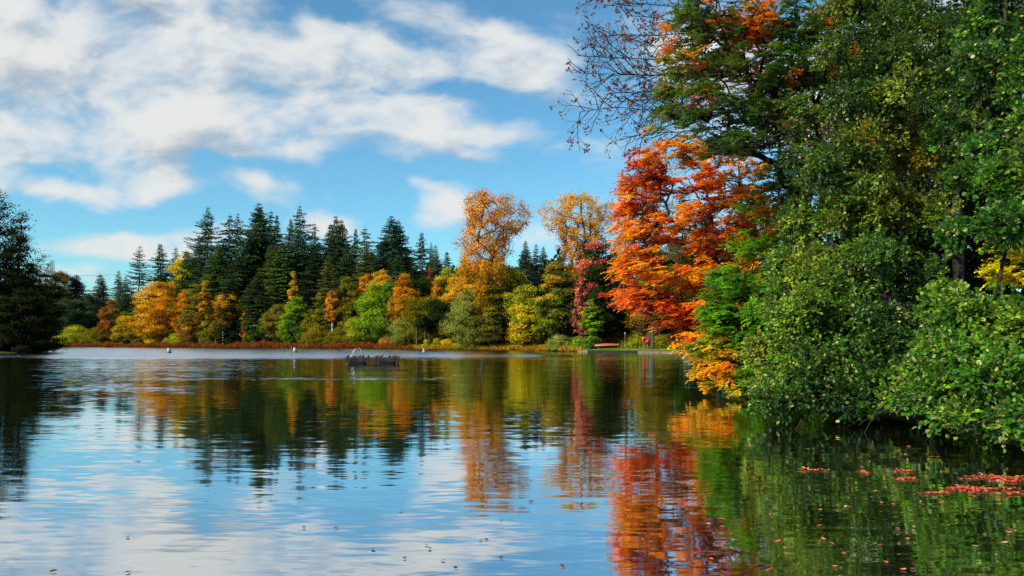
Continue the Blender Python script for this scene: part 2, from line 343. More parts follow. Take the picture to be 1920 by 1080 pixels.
# ------------------------------------------------------------------ camera
cd=bpy.data.cameras.new('camera'); co=link('camera',cd); co.location=(0,0,CAM_H); co.rotation_euler=(PI/2,0,0)
cd.sensor_width=36; cd.lens=36*F_PX/1920; cd.shift_y=(YH-540)/1920; cd.clip_end=6000; cd.clip_start=.1; sc.camera=co
sc.view_settings.view_transform='Standard'; sc.view_settings.look='None'; sc.view_settings.exposure=.62; sc.view_settings.gamma=1
sc.cycles.max_bounces=6; sc.cycles.diffuse_bounces=3; sc.cycles.glossy_bounces=3; sc.cycles.transmission_bounces=4; sc.cycles.transparent_max_bounces=4
sc.cycles.caustics_reflective=False; sc.cycles.caustics_refractive=False; sc.cycles.sample_clamp_indirect=4
# ------------------------------------------------------------------ palettes (linear albedo)
def rgb(*c): return tuple(((x/255+.055)/1.055)**2.4 if x>10 else x/255/12.92 for x in c)
PAL=dict(
 orange=[rgb(164,104,26),rgb(220,144,26),rgb(236,176,40)], gold=[rgb(176,132,30),rgb(228,172,30),rgb(242,200,48)],
 yellow=[rgb(160,140,20),rgb(215,185,25),rgb(245,215,50)], rust=[rgb(134,96,36),rgb(190,136,50),rgb(212,164,62)],
 lime=[rgb(70,110,14),rgb(120,160,22),rgb(160,190,40)], green=[rgb(42,80,22),rgb(78,120,32),rgb(112,146,44)],
 dark=[rgb(22,42,20),rgb(34,60,26),rgb(52,78,32)], olive=[rgb(76,78,24),rgb(118,112,34),rgb(150,140,50)],
 brown=[rgb(82,60,32),rgb(120,86,42),rgb(150,106,52)], brownolive=[rgb(76,76,26),rgb(124,116,34),rgb(164,140,44)],
 pale=[rgb(104,118,52),rgb(140,150,74),rgb(172,178,96)], yellowgreen=[rgb(104,120,20),rgb(160,165,26),rgb(212,200,44)],
 ygo=[rgb(96,108,20),rgb(178,150,26),rgb(226,146,26)], red=[rgb(130,30,20),rgb(190,44,24),rgb(222,80,24)],
 redorange=[rgb(150,34,20),rgb(214,70,20),rgb(236,124,22)], pink=[rgb(180,74,78),rgb(228,120,116),rgb(228,146,104)],
 redbrown=[rgb(118,62,36),rgb(154,84,44),rgb(140,104,46)], dim=[rgb(96,104,30),rgb(120,124,40)],twig=[rgb(110,88,70),rgb(150,118,88),rgb(170,130,90)],
 pine=[rgb(18,32,18),rgb(28,44,24),rgb(44,60,32)], greengold=[rgb(56,86,22),rgb(120,130,26),rgb(220,160,30)],
 maroon=[rgb(110,26,44),rgb(160,40,60),rgb(180,90,40)], bluegreen=[rgb(48,70,54),rgb(66,88,66),rgb(84,104,74)],  # bluegreen: haze of the farthest trees put into their leaf colour
)
def prof(shape,t):
    t=np.clip(t,0,1)
    if shape=='round': return np.sqrt(np.clip(1-(2*t-1)**2,0,1))*.98+.02
    if shape=='ovate': return np.clip(np.sin(PI*np.power(t,.62)),0,1)**.75
    if shape=='cone':  return np.clip(1.05-t,0,1)**.8*np.clip(t/.06,0,1)**.5
    if shape=='column':return (np.clip(t/.1,0,1)**.5)*(np.clip((1-t)/.35,0,1)**.6)
    if shape=='vase':  return np.clip(.22+.95*t,0,1)*np.clip((1-t)/.22,0,1)**.5
    if shape=='dome':  return np.clip(1-t*t,0,1)**.5
def far_tree(name,label,x,top,wpx,D,shape,pal,seed,cb=.15,n=125,leaf=.29,dens=1.2,cat='tree',lean=0,trunk=M_BARK,trunks=1,pal2=None,flat=.55,clus=.115,group=None,leafmat=None,rtip=.03,base_z=None,lumpy=.28,spread=1.0,depthf=1.0):
    rng=np.random.default_rng(seed)
    if 60<x<1290 and base_z is None: D=max(D,float(np.interp(x,[70,400,700,800,1000,1100,1290],[204,182,159,143,134,116.5,106]))+(5 if x<776 else 2.5)); wpx=wpx*1.08
    X=(x-960)/F_PX*D; gz=float(ground_z(X,D)) if base_z is None else base_z; top_z=CAM_H+(YH-top)/F_PX*D
    Ht=max(.6,top_z-gz); Wd=wpx/F_PX*D; z0=Ht*cb
    # crown points
    t=rng.random(n*6); th=rng.random(n*6)*2*PI
    ph=rng.random(6)*2*PI; kk=rng.integers(1,5,6); kz=rng.uniform(2,7,6)
    lum=1+lumpy*sum(np.sin(kk[i]*th+kz[i]*t*2+ph[i]) for i in range(6))/2.2
    keep=rng.random(n*6)<prof(shape,t)**1.2+.03
    t,th,lum=t[keep][:n],th[keep][:n],lum[keep][:n]; m=len(t)
    R=prof(shape,t)*Wd/2*lum.clip(.55,1.3)*.88; r=R*np.sqrt(rng.uniform(.15,1,m))
    C=np.stack([r*np.cos(th)+lean*Ht*t,r*np.sin(th)*depthf,z0+(Ht-z0)*(t*.97)],-1)
    bufT=Buf(); bufC=Buf(); rc=clus*Wd*spread
    for k in range(trunks):
        off=np.array([(k-(trunks-1)/2)*Wd*.16,rng.uniform(-.5,.5)*(trunks>1),0])
        hT=Ht*(.80 if shape!='vase' else .38)
        tp=[off+np.array([lean*Ht*s_*.8+rng.normal(0,.02*Ht*.3)*s_,rng.normal(0,.01*Ht)*s_,hT*s_-(.5 if s_==0 else 0)]) for s_ in np.linspace(0,1,7)]
        sk=Skel(tp); sel=np.arange(m)%trunks==k
        sk.grow(C[sel],rng,segs=3,rise=-.15 if shape=='vase' else .1,minh=z0*.6,drop=1.0)
        sk.build(bufT,rtip,.47,rmax=max(.05,Ht*.022),sides=5)
    nl=int(dens*m*max(10,(rc*2)**2*2.6/(leaf*leaf*.5)*.9))
    nl=min(nl,26000); ci=rng.integers(0,m,nl)
    g=rng.standard_normal((nl,3))*np.array([1,1,flat])*rc*.55
    P=C[ci]+g; P[:,2]=np.maximum(P[:,2],.05)
    cen=np.array([lean*Ht*.5,0,z0+(Ht-z0)*.45])
    outw=nrm((P-cen)*np.array([1,1,.8])); N=nrm(outw*.7+np.array([0,0,.45])+.55*rng.standard_normal((nl,3)))
    A=rng.standard_normal((nl,3)); A=A-N*np.sum(A*N,1,keepdims=True)
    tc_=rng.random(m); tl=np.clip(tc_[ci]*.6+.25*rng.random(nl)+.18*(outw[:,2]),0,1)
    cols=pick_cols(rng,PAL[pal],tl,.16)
    if pal2 is not None:      # second leaf colour over part of the crown: (palette, side vector, threshold)
        p2,vec,th0=pal2; s_=(C-cen)/np.array([Wd/2,Wd/2,Ht/2]); sc_=s_@np.asarray(vec,float)+rng.normal(0,.25,m)
        w=(sc_>th0)[ci]; c2=pick_cols(rng,PAL[p2],tl,.16); cols=np.where(w[:,None],c2,cols)
    cols=cols*(1+.14*rng.standard_normal(m)[ci]).clip(.6,1.4)[:,None]
    w=(rng.random(m)*.42+.06)[ci][:,None]; cols=cols*(1-w)+np.array([.17,.145,.035])*w*(.22 if pal in('pine','dark','bluegreen') else 1)     # fading, mixed leaves
    Ls=leaf*rng.uniform(.7,1.25,nl)
    leaves(bufC,P,A,N,Ls,Ls*.75,cols)
    o=thing(name,label,cat,(X,D,gz),group)
    link('trunk' if cat=='tree' else 'stem',bufT.mesh('trunk',trunk,True),o)
    link('crown' if cat=='tree' else 'foliage',bufC.mesh('crown',leafmat or M_LEAF),o)
    return o

# ---- conifers: a few grown shapes, each tree a copy of one of them
def make_conifer(seed,Ht=30,Wd=7.5,whorl=.62,droop=.25,sparse=1.0,z0=.08,ragged=.25,pw=.75,twin=False):
    rng=np.random.default_rng(seed); bT=Buf(); bC=Buf()
    tops=[(0,Ht)] if not twin else [(-.6,Ht),(1.1,Ht*.965)]
    for (tx,H) in tops:
        tp=np.array([[tx*min(1,s_*3),0,H*s_-(1.0 if s_==0 else 0)] for s_ in np.linspace(0,1,9)]); tp[1:-1,:2]+=rng.normal(0,.06,(7,2))
        tube(bT,tp,np.linspace(.34,.03,9),6)
        z=H*z0
        while z<H-.25:
            t=z/H; nb=rng.integers(4,7)
            Lb=Wd/2*min(1,(H-z)/(14*pw+1.5))**.9*(1-.35*max(0,.25-t)/.25)+.05
            a0=rng.random()*6.28
            for k in range(nb):
                L_=max(.25,Lb*rng.uniform(1-ragged*1.6,1+ragged)); th=a0+k*6.283/nb+rng.normal(0,.25)
                d=np.array([math.cos(th),math.sin(th),0]); b=np.array([-d[1],d[0],0])
                zz=z+rng.normal(0,.15); up=.35*(t-.35)
                ns=max(3,int(L_/.22)); s_=np.linspace(.08,1,ns)
                cz=up*s_*L_-droop*L_*(s_**1.5)+.12*L_*s_**4
                pts=np.array([tx*min(1,t*3),0,zz])+d*(s_*L_)[:,None]; pts[:,2]+=cz
                if L_>.9: tube(bT,pts[::max(1,ns//4)],np.linspace(.05,.012,len(pts[::max(1,ns//4)])),3)
                m=int(5*sparse+2); P=np.repeat(pts,m,0); q=len(P); wid=(.24+.22*L_*(1-np.repeat(s_,m))**.8*.8)
                lat=rng.uniform(-1,1,q)*wid; P=P+b*lat[:,None]+np.array([0,0,1])*(-np.abs(lat)*.35+rng.normal(0,.05,q)-.05)[:,None]
                A=nrm(d*rng.uniform(.5,1.1,q)[:,None]+b*(np.sign(lat)*.8)[:,None]+np.array([0,0,-.35])+.25*rng.standard_normal((q,3)))
                N=nrm(np.array([0,0,1.0])+.55*rng.standard_normal((q,3))+d*.35)
                cl=np.array([.8,.9,.75])*(rng.uniform(.65,1.35))
                c=np.tile(cl,(q,1))*rng.uniform(.6,1.4,q)[:,None]
                l=rng.uniform(.34,.62,q)*min(1,.4+Lb*.45); leaves(bC,P,A,N,l,l*.36,c)
            z+=whorl*rng.uniform(.7,1.3)*(1-.35*t)
    return bT.mesh('conifer_trunk',M_BARKD,True),bC.mesh('conifer_crown',M_NEEDLE)
CON=[make_conifer(1,30,8.0),make_conifer(2,30,7.2,.7,.32,.9,ragged=.35),make_conifer(3,30,8.6,.8,.15,.8,ragged=.45,pw=.6),
     make_conifer(4,30,9.5,.62,.22,1.1,ragged=.3,pw=.62,twin=True),make_conifer(5,30,8,1.15,.10,.62,ragged=.2,z0=.1),make_conifer(6,30,7.0,.55,.3,1.2,ragged=.2),make_conifer(7,30,8.4,.9,.38,.8,ragged=.55,pw=.5),make_conifer(8,30,7.6,.62,.2,1.0,ragged=.5,pw=.95)]
CBASE=[8.0,7.2,8.6,9.5,8.0,7.0,8.4,7.6]
GREENS=dict(d=(.058,.100,.034),b=(.040,.074,.036),o=(.125,.135,.032),l=(.085,.145,.034),g=(.060,.095,.050),h=(.075,.105,.075),y=(.17,.14,.03),k=(.030,.050,.026))  # h: faint blue air haze painted into the needle colour
proto={}
def conifer(kind,x,top,wpx,D,shade,label,rot,group='spruces on the far skyline',name='spruce_tree'):
    X=(x-960)/F_PX*D; gz=float(ground_z(X,D)); Ht=CAM_H+(YH-top)/F_PX*D-gz; s_=Ht/30; w=(wpx/F_PX*D)/CBASE[kind]
    if kind not in proto:
        o=thing(name,label,'tree',(X,D,gz),group); link('trunk',CON[kind][0],o); link('crown',CON[kind][1],o); proto[kind]=o
    else:
        o=copy_tree(proto[kind]); o.location=(X,D,gz); o.name=name; tag(o,label,'tree',group)
    o['group']=group; o.scale=(w,w,s_); o.rotation_euler=(.03*math.sin(x*1.7),.03*math.cos(x*2.3),rot)
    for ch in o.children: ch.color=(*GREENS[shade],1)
    return o
CL=[ # kind,x,top,w,D,shade,label
 (4,257,459,52,222,'k','slim spruce with see-through tiers of branches standing apart before the forest edge'),
 (7,303,456,62,224,'d','pointed dark spruce beside the lime maple, at the low end of the forest'),
 (1,324,462,46,232,'k','narrow dark spruce top peeping out just behind the lime maple'),
 (2,390,388,74,200,'b','tall spruce with broad open tiers, first of the high skyline spruces from the left'),
 (6,425,397,58,204,'b','second of the high skyline spruces from the left, thin ragged top'),
 (2,447,399,50,210,'k','third of the high skyline spruces from the left, small dark tip'),
 (3,482,381,84,200,'d','highest spruce of the skyline, bushy with a blunt double top'),
 (6,506,390,50,206,'b','thin spruce close against the highest bushy one'),
 (7,521,402,44,214,'k','small pale-tipped spruce top left of the pointed layered one'),
 (7,540,409,46,212,'k','low spruce tip just before the tall layered spruce'),
 (2,570,385,66,198,'b','tall layered spruce with a sharp tip above the narrow yellow tree'),
 (6,590,412,48,204,'g','spruce with gappy branches at the shoulder of the tall layered one'),
 (0,613,417,50,200,'b','narrow spruce above the olive larch, lower left of the shaggy pair'),
 (3,638,403,64,197,'b','shaggy double-topped spruce in the middle of the skyline'),
 (7,662,428,46,199,'b','slender spruce between the shaggy pair and the pointed green one'),
 (6,682,422,54,194,'d','pointed green spruce right of the slender one, over the olive trees'),
 (3,738,403,82,186,'b','broad twin-topped spruce standing alone over the rust larch'),
 (1,717,438,44,190,'k','smaller spruce tucked against the broad twin-topped one'),
 (7,792,436,58,178,'b','pointed bluish spruce between the twin-topped one and the orange poplar'),
 (5,768,462,50,185,'k','low dark spruce left of the pointed bluish one'),
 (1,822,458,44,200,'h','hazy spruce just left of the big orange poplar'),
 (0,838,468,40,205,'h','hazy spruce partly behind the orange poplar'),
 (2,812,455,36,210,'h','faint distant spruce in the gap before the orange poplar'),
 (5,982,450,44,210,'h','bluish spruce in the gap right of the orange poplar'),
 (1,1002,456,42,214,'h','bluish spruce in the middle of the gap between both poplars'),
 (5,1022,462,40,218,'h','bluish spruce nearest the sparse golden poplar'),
 (5,352,470,60,206,'d','dark spruce behind the lime maple and the gold maple'),
 (0,370,440,52,206,'d','spruce half hidden at the left foot of the first high spruce'),
 (5,412,455,66,194,'l','green spruce below the two leftmost high spruces'),
 (0,446,470,60,190,'d','mid-height green spruce over the orange birch'),
 (5,468,440,60,196,'k','dark spruce below the highest bushy spruce'),
 (0,505,455,58,192,'o','mossy green spruce beneath the thin spruce'),
 (5,532,448,62,190,'l','light green spruce in front of the skyline gap'),
 (0,558,425,60,192,'d','dense spruce in front of the tall layered one'),
 (5,590,455,64,188,'k','dark spruce filling the wood above the red-brown birch'),
 (0,626,468,56,186,'k','dark spruce behind the olive larch'),
 (5,655,462,60,186,'d','dark spruce under the shaggy pair'),
 (0,686,455,62,182,'o','olive-tinged spruce over the lime tree'),
 (5,716,470,60,180,'k','dark spruce at the foot of the twin-topped one'),
 (0,748,474,60,176,'d','dark spruce just behind the rust larch'),
 (5,778,492,58,172,'k','dark spruce behind the red-orange young tree'),
 (5,480,512,60,182,'d','short green spruce showing between orange birch and yellow tree'),
 (5,432,520,56,184,'k','short dark spruce rising behind the orange birch'),
 (0,611,474,48,172,'o','olive young larch-like spruce with a rusty tip'),
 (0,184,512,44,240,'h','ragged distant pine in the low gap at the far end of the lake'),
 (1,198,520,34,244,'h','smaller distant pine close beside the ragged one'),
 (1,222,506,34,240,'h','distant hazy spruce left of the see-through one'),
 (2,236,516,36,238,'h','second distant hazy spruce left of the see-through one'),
 (5,142,514,56,228,'k','dark pointed spruce above the yellow-green willows'),
 (5,235,548,50,226,'d','low dark spruce at the foot of the see-through one'),
 (0,1160,470,60,150,'k','dark spruce behind the pink-topped maple'),
 (5,860,500,60,175,'k','dark spruce behind the lower branches of the orange poplar'),
 (5,900,480,60,180,'k','dark spruce behind the trunk of the orange poplar'),
 (0,945,490,56,178,'b','dark spruce behind the right limbs of the orange poplar'),
]
for i,(k,x,top,w,D,s_,lab) in enumerate(CL): conifer(k,x,top,w,D,s_,lab,(i*2.399)%6.28)

# ---- broadleaved trees and bushes along the far shore (photo x, top row, width, distance)
T=far_tree; gB='autumn trees along the far shore'; gS='bushes along the far shore'
FT=[
 ('broadleaf_tree','dark brownish tree at the far end beside the big shaded trees',110,506,56,226,'round','brown',dict(cb=.1,pal2=('bluegreen',(0,0,-1),-.1))),
 ('broadleaf_tree','dark loose-crowned tree under the power pylon',128,512,50,232,'round','bluegreen',dict(cb=.1,dens=.7)),
 ('broadleaf_tree','dark blue-green tree between the pointed spruce and the distant pine',165,548,56,224,'round','bluegreen',dict(cb=.05)),
 ('broadleaf_tree','low dark tree behind the yellow-green willows',122,560,70,220,'dome','bluegreen',dict(cb=.0)),
 ('willow_bush','yellow-green willow mound at the left end of the reeds',142,612,64,202,'dome','yellowgreen',dict(cb=0,cat='bush',leaf=.22)),
 ('willow_bush','olive willow mound next to the red-brown tree',182,616,46,200,'dome','olive',dict(cb=0,cat='bush',leaf=.22)),
 ('broadleaf_tree','red-brown tree with a greenish right side',207,552,44,202,'ovate','redbrown',dict(cb=.05,pal2=('olive',(1,0,0),.3))),
 ('broadleaf_tree','olive green tree behind the red-brown one',232,585,48,208,'round','green',dict(cb=.05)),
 ('broadleaf_tree','low yellow-orange tree left of the gold maple',246,592,60,196,'round','ygo',dict(cb=.02)),
 ('maple_tree','bright lime maple high among the spruces',346,470,66,206,'round','lime',dict(cb=.1,pal2=('yellow',(-.4,0,1),.5))),
 ('maple_tree','large gold and orange maple with a stepped crown',298,527,92,192,'round','gold',dict(cb=.12,n=200,pal2=('orange',(1,0,.2),.0),flat=.35,lumpy=.45,clus=.09)),
 ('broadleaf_tree','small bright orange tree at the shoulder of the gold maple',345,540,36,188,'ovate','orange',dict(cb=.2)),
 ('willow_bush','bright yellow bush under the gold maple',293,620,38,184,'dome','yellow',dict(cb=0,cat='bush',leaf=.2)),
 ('willow_bush','dull green bush left of the bright yellow one',266,624,30,188,'dome','olive',dict(cb=0,cat='bush',leaf=.2)),
 ('larch_tree','feathery olive larch in front of the high spruces',366,528,58,186,'cone','olive',dict(cb=.05,flat=.35,pal2=('brown',(0,0,-1),.3))),
 ('broadleaf_tree','bright yellow treetop poking out left of the mid spruces',384,516,34,190,'ovate','gold',dict(cb=.2)),
 ('broadleaf_tree','tan feathery tree between the olive larch and the orange birch',362,582,44,183,'ovate','rust',dict(cb=.05)),
 ('broadleaf_tree','yellow-green narrow tree just left of the white birch stems',388,588,36,181,'cone','greengold',dict(cb=.05)),
 ('birch_tree','orange-brown birch clump with white stems above the reeds',432,547,56,182,'round','rust',dict(cb=.35,trunks=4,trunk=M_BIRCH,rtip=.035,leaf=.25)),
 ('birch_tree','slim brown birch with one pale stem left of the orange clump',404,600,30,180,'ovate','brownolive',dict(cb=.3,trunk=M_BIRCH,leaf=.22,dens=.7)),
 ('willow_bush','yellow bush behind the reeds under the olive larch',338,626,50,182,'dome','yellowgreen',dict(cb=0,cat='bush',leaf=.2)),
 ('broadleaf_tree','yellow-orange spindly tree right of the orange birch clump',463,572,22,178,'ovate','orange',dict(cb=.1)),
 ('broadleaf_tree','dark green shrubby tree right of the birch clump',478,586,30,177,'ovate','green',dict(cb=.05)),
 ('birch_tree','small green birch with thin pale stems before the dark wood',493,594,28,176,'ovate','green',dict(cb=.3,trunks=2,trunk=M_BIRCH,leaf=.22)),
 ('broadleaf_tree','brown-green tree left of the bright green alder',520,572,48,174,'round','brownolive',dict(cb=.1)),
 ('alder_tree','fresh green tree with a domed crown near the mooring post',556,556,58,168,'ovate','green',dict(cb=.06,n=153,pal2=('lime',(-1,0,.3),.2))),
 ('poplar_tree','narrow yellow tree shining against the dark spruces',549,502,26,182,'ovate','yellow',dict(cb=.1,pal2=('gold',(0,0,1),.2))),
 ('broadleaf_tree','brown-olive tree beneath the narrow yellow one',583,578,40,170,'ovate','brownolive',dict(cb=.05)),
 ('birch_tree','thin red-orange birch with a bare stem',623,545,28,163,'round','orange',dict(cb=.45,trunk=M_BIRCH,leaf=.22)),
 ('larch_tree','yellow-green larch left of the thin red-orange birch',602,545,38,166,'cone','greengold',dict(cb=.05)),
 ('broadleaf_tree','olive leafy tree rising behind the thin red-orange birch',652,498,56,172,'ovate','olive',dict(cb=.1,pal2=('greengold',(0,0,1),.4))),
 ('broadleaf_tree','small orange treetop left above the lime tree',686,512,30,174,'round','orange',dict(cb=.4)),
 ('maple_tree','yellow-orange crown peeping over the lime tree',716,506,56,170,'round','gold',dict(cb=.3)),
 ('alder_tree','big sunlit lime-green tree leaning to the right',702,524,84,157,'ovate','lime',dict(cb=.08,n=204,lean=.06,dens=1.2)),
 ('broadleaf_tree','mid green tree filling in behind the rust larch',735,520,50,163,'round','green',dict(cb=.1)),
 ('larch_tree','rust-orange larch with a pointed crown',757,511,52,153,'ovate','rust',dict(cb=.28,n=170,dens=1.3,pal2=('orange',(0,0,1),.1))),
 ('willow_bush','olive-brown willow bush behind the swimming raft',602,606,64,160,'dome','brownolive',dict(cb=0,cat='bush',leaf=.2)),
 ('willow_bush','broad yellow-olive bush between the brown willow and the lime tree',672,590,58,156,'dome','yellowgreen',dict(cb=0,cat='bush',leaf=.2,pal2=('olive',(0,0,-1),.0))),
 ('willow_bush','olive bush at the foot of the lime tree',640,612,56,157,'dome','olive',dict(cb=0,cat='bush',leaf=.2)),
 ('willow_tree','grey-green small willow below the rust larch',764,586,74,151,'ovate','pale',dict(cb=.05,n=153,leaf=.22,pal2=('olive',(1,0,-1),.3))),
 ('broadleaf_tree','slender red and orange young tree against the dark spruce',806,500,28,168,'cone','red',dict(cb=.1,pal2=('orange',(0,0,-1),.1))),
 ('maple_tree','yellow-green leafy tree between the red young tree and the poplar',838,502,58,158,'round','yellowgreen',dict(cb=.1,pal2=('orange',(-1,0,-.3),.3))),
 ('maple_tree','golden crown below the left limbs of the big poplar',872,482,72,150,'ovate','gold',dict(cb=.1,n=187,pal2=('orange',(.3,0,-1),.2))),
 ('broadleaf_tree','shaded dark green tree with bare pale stems at the water edge',806,556,92,148,'round','dark',dict(cb=.38,trunks=4,n=153,lumpy=.5,dens=.8,flat=.4,pal2=('olive',(-1,0,.8),.2),rtip=.05)),
 ('poplar_tree','tall orange poplar with a spreading crown and visible limbs',911,352,150,140,'vase','orange',dict(cb=.26,n=330,leaf=.27,dens=.66,clus=.055,flat=1.0,rtip=.026,lumpy=.5,pal2=('gold',(0,0,-1),.3))),
 ('willow_tree','grey-green willow leaning over the shore under the poplar',880,536,84,140,'ovate','pale',dict(cb=.05,n=187,leaf=.24,pal2=('olive',(1,0,0),.2))),
 ('willow_bush','low pale willow bush at the water under the poplar',887,608,50,137,'dome','pale',dict(cb=0,cat='bush',leaf=.2)),
 ('larch_tree','dark olive larch with a thin upright stem beside the poplar trunk',925,532,70,138,'cone','olive',dict(cb=.08,n=153,flat=.3,pal2=('dark',(1,0,-.6),.1))),
 ('broadleaf_tree','green and yellow tree just right of the poplar trunk',957,496,72,142,'round','olive',dict(cb=.08,n=153,pal2=('yellowgreen',(0,0,1),.2))),
 ('willow_tree','bright yellow-green willow hanging down to the shore',986,526,72,135,'ovate','yellowgreen',dict(cb=.02,n=204,dens=1.1,pal2=('yellow',(-.4,0,-.6),.2))),
 ('maple_tree','green maple edged with yellow and orange leaves',1046,482,84,127,'ovate','greengold',dict(cb=.16,n=204,flat=.35,pal2=('dark',(1,0,-.1),.15))),
 ('poplar_tree','sparse golden poplar with thin spreading limbs, right of the tall orange one',1084,357,148,143,'vase','orange',dict(cb=.42,n=300,leaf=.24,dens=.45,clus=.048,flat=1.0,rtip=.028,pal2=('gold',(0,0,1),.2))),
 ('maple_tree','maple with a pink-red top over dark green lower leaves',1122,434,88,122,'ovate','dark',dict(cb=.12,n=150,lumpy=.4,pal2=('pink',(-.6,0,.75),.42))),
 ('maple_tree','pinkish thin tree hanging beside the lime column',1090,500,34,120,'ovate','pink',dict(cb=.15,dens=.6)),
 ('hornbeam_tree','narrow lime column tree beside the upturned orange boat',1108,560,36,117.5,'column','lime',dict(cb=.03,n=80,leaf=.2)),
 ('willow_bush','rounded pale green bush by the boat lawn',1052,628,52,121,'dome','pale',dict(cb=0,cat='bush',leaf=.2)),
 ('willow_bush','small green bush between the pale one and the lime column',1086,630,30,118.5,'dome','lime',dict(cb=0,cat='bush',leaf=.18)),
 ('broadleaf_tree','dark shaded tree right of the lime column',1150,540,84,126,'round','dark',dict(cb=.1,n=170)),
 ('broadleaf_tree','brown-orange leafy tree above the red lifebuoy',1208,548,84,121,'round','brown',dict(cb=.32,n=187,pal2=('rust',(-.6,0,.4),.1),leaf=.22)),
 ('broadleaf_tree','green tree behind the grey trunk on the lawn',1262,470,100,126,'round','green',dict(cb=.1,n=170)),
 ('broadleaf_tree','dark tree behind the crimson beech by the lawn',1330,430,120,124,'round','dark',dict(cb=.05,n=170)),
 ('broadleaf_tree','tall olive tree hidden mostly behind the crimson beech',1420,380,140,122,'round','olive',dict(cb=.05,n=187)),
 ('willow_bush','yellow-green bush behind the red lifebuoy',1190,628,60,122,'dome','yellowgreen',dict(cb=0,cat='bush',leaf=.2)),
 ('willow_bush','green bush behind the lawn right of the lifebuoy',1250,630,60,119,'dome','olive',dict(cb=0,cat='bush',leaf=.2)),
 ('willow_bush','brown leafless thicket beside the upturned boat',1150,600,44,123,'dome','brown',dict(cb=0,cat='bush',leaf=.16,dens=.5)),
 ('dogwood_bush','crimson bush at the water edge behind the raft',738,632,26,151.5,'dome','maroon',dict(cb=0,cat='bush',leaf=.2)),
 ('dogwood_bush','orange-red bush left of the crimson one',722,632,24,152.5,'dome','orange',dict(cb=0,cat='bush',leaf=.2)),
 ('willow_bush','small yellow-green shoot bush left of the pale buoy',801,636,16,145,'dome','yellowgreen',dict(cb=0,cat='bush',leaf=.18)),
 ('willow_bush','upright yellow-green sapling bush right of the pale buoy',819,634,18,143,'dome','yellowgreen',dict(cb=0,cat='bush',leaf=.18)),
 ('willow_bush','spreading yellow bush on the bank below the dark stems',840,636,26,142,'dome','yellow',dict(cb=0,cat='bush',leaf=.18)),
 ('willow_bush','orange-yellow low bush before the pale willow',860,642,24,140,'dome','ygo',dict(cb=0,cat='bush',leaf=.18)),
 ('broadleaf_tree','shaded tree in the dark wood behind the stems',780,520,90,165,'round','dark',dict(cb=.1,n=80)),
 ('broadleaf_tree','dark tree between the maple and the pink-topped one',1085,520,90,136,'round','dark',dict(cb=.05,n=80)),
 ('broadleaf_tree','dark green filler tree behind the yellow willow',1000,545,90,146,'round','dark',dict(cb=.05,n=80)),
]
for i,(nm,lab,x,top,w,D,shp,pal,kw) in enumerate(FT):
    far_tree(nm,lab,x,top,w,D,shp,pal,100+i,group=gS if kw.get('cat')=='bush' else gB,**kw)

# far-off wood closing the view behind the single trees
rng=np.random.default_rng(5); bf=Buf()
xs=rng.uniform(60,1500,24000); Dd=rng.uniform(225,262,len(xs)); 
top=np.interp(xs,[60,120,230,330,420,560,800,1000,1500],[560,560,560,505,470,470,500,500,440])
hz=rng.random(len(xs))**.8; X=(xs-960)/F_PX*Dd; gz=ground_z(X,Dd)
Z=gz+hz*((YH-top-18+14*np.sin(xs*.11)+9*np.sin(xs*.29))/F_PX*Dd)
P=np.stack([X,Dd,Z],-1); N=nrm(np.array([-.3,-.6,.6])+.7*rng.standard_normal(P.shape)); A=np.cross(N,rng.standard_normal(P.shape))
leaves(bf,P,A,N,rng.uniform(1.2,2.4,len(xs)),rng.uniform(.8,1.6,len(xs)),pick_cols(rng,PAL['dark'],rng.random(len(xs)),.2))
tag(link('distant_woods',bf.mesh('distant_woods',M_LEAF)),'dark far-off wood behind the spruces','woods',kind='stuff')

# ---- reeds and bank grass
def blades(xy,h,w,pal,rng,lean=.25,seg=2):
    n=len(xy); Z=np.maximum(ground_z(xy[:,0],xy[:,1]),-.05); P=np.column_stack([xy,Z])
    A=nrm(np.array([0,0,1.])+lean*rng.standard_normal((n,3))); N=nrm(np.column_stack([rng.standard_normal(n),rng.standard_normal(n),np.full(n,.2)]))
    bf=Buf(); leaves(bf,P,A,N,h,w,pick_cols(rng,pal,rng.random(n),.2)); return bf
def shore_pts(x0,x1,n,rng,inner,outer):
    pts=[]; xs=rng.uniform(x0,x1,n)
    s=[(-121,206),(-95,194),(-68,182),(-45,170),(-27.6,159),(-15,143),(-6,139),(3.6,134),(10.8,116.5)]
    s=np.array(s); px=960+F_PX*s[:,0]/s[:,1]
    X=np.interp(xs,px,s[:,0]); Y=np.interp(xs,px,s[:,1]); d=rng.uniform(inner,outer,n)
    return np.column_stack([X+d*X/Y,Y+d]),xs
xy,xs=shore_pts(60,776,42000,rng,-1.3,4.5)
hh=(1.05+.22*np.sin(xs*.13)+.16*np.sin(xs*.41)+.2*np.sin(xs*.037+2))*rng.uniform(.45,1.15,len(xs))
tag(link('reeds',blades(xy,hh,.09,[rgb(66,36,22),rgb(118,66,40),rgb(160,104,62)],rng,.32).mesh('reeds',M_LEAF)),'rust-brown reeds lining the far shore','reeds',kind='stuff')
xy,xs=shore_pts(770,1092,16000,rng,-.3,5)
tag(link('bank_grass',blades(xy,rng.uniform(.3,.9,len(xs)),.08,[rgb(90,84,28),rgb(196,140,70),rgb(150,140,44)],rng,.35).mesh('bank_grass',M_LEAF)),'tan grass on the low far bank','grass',kind='stuff')

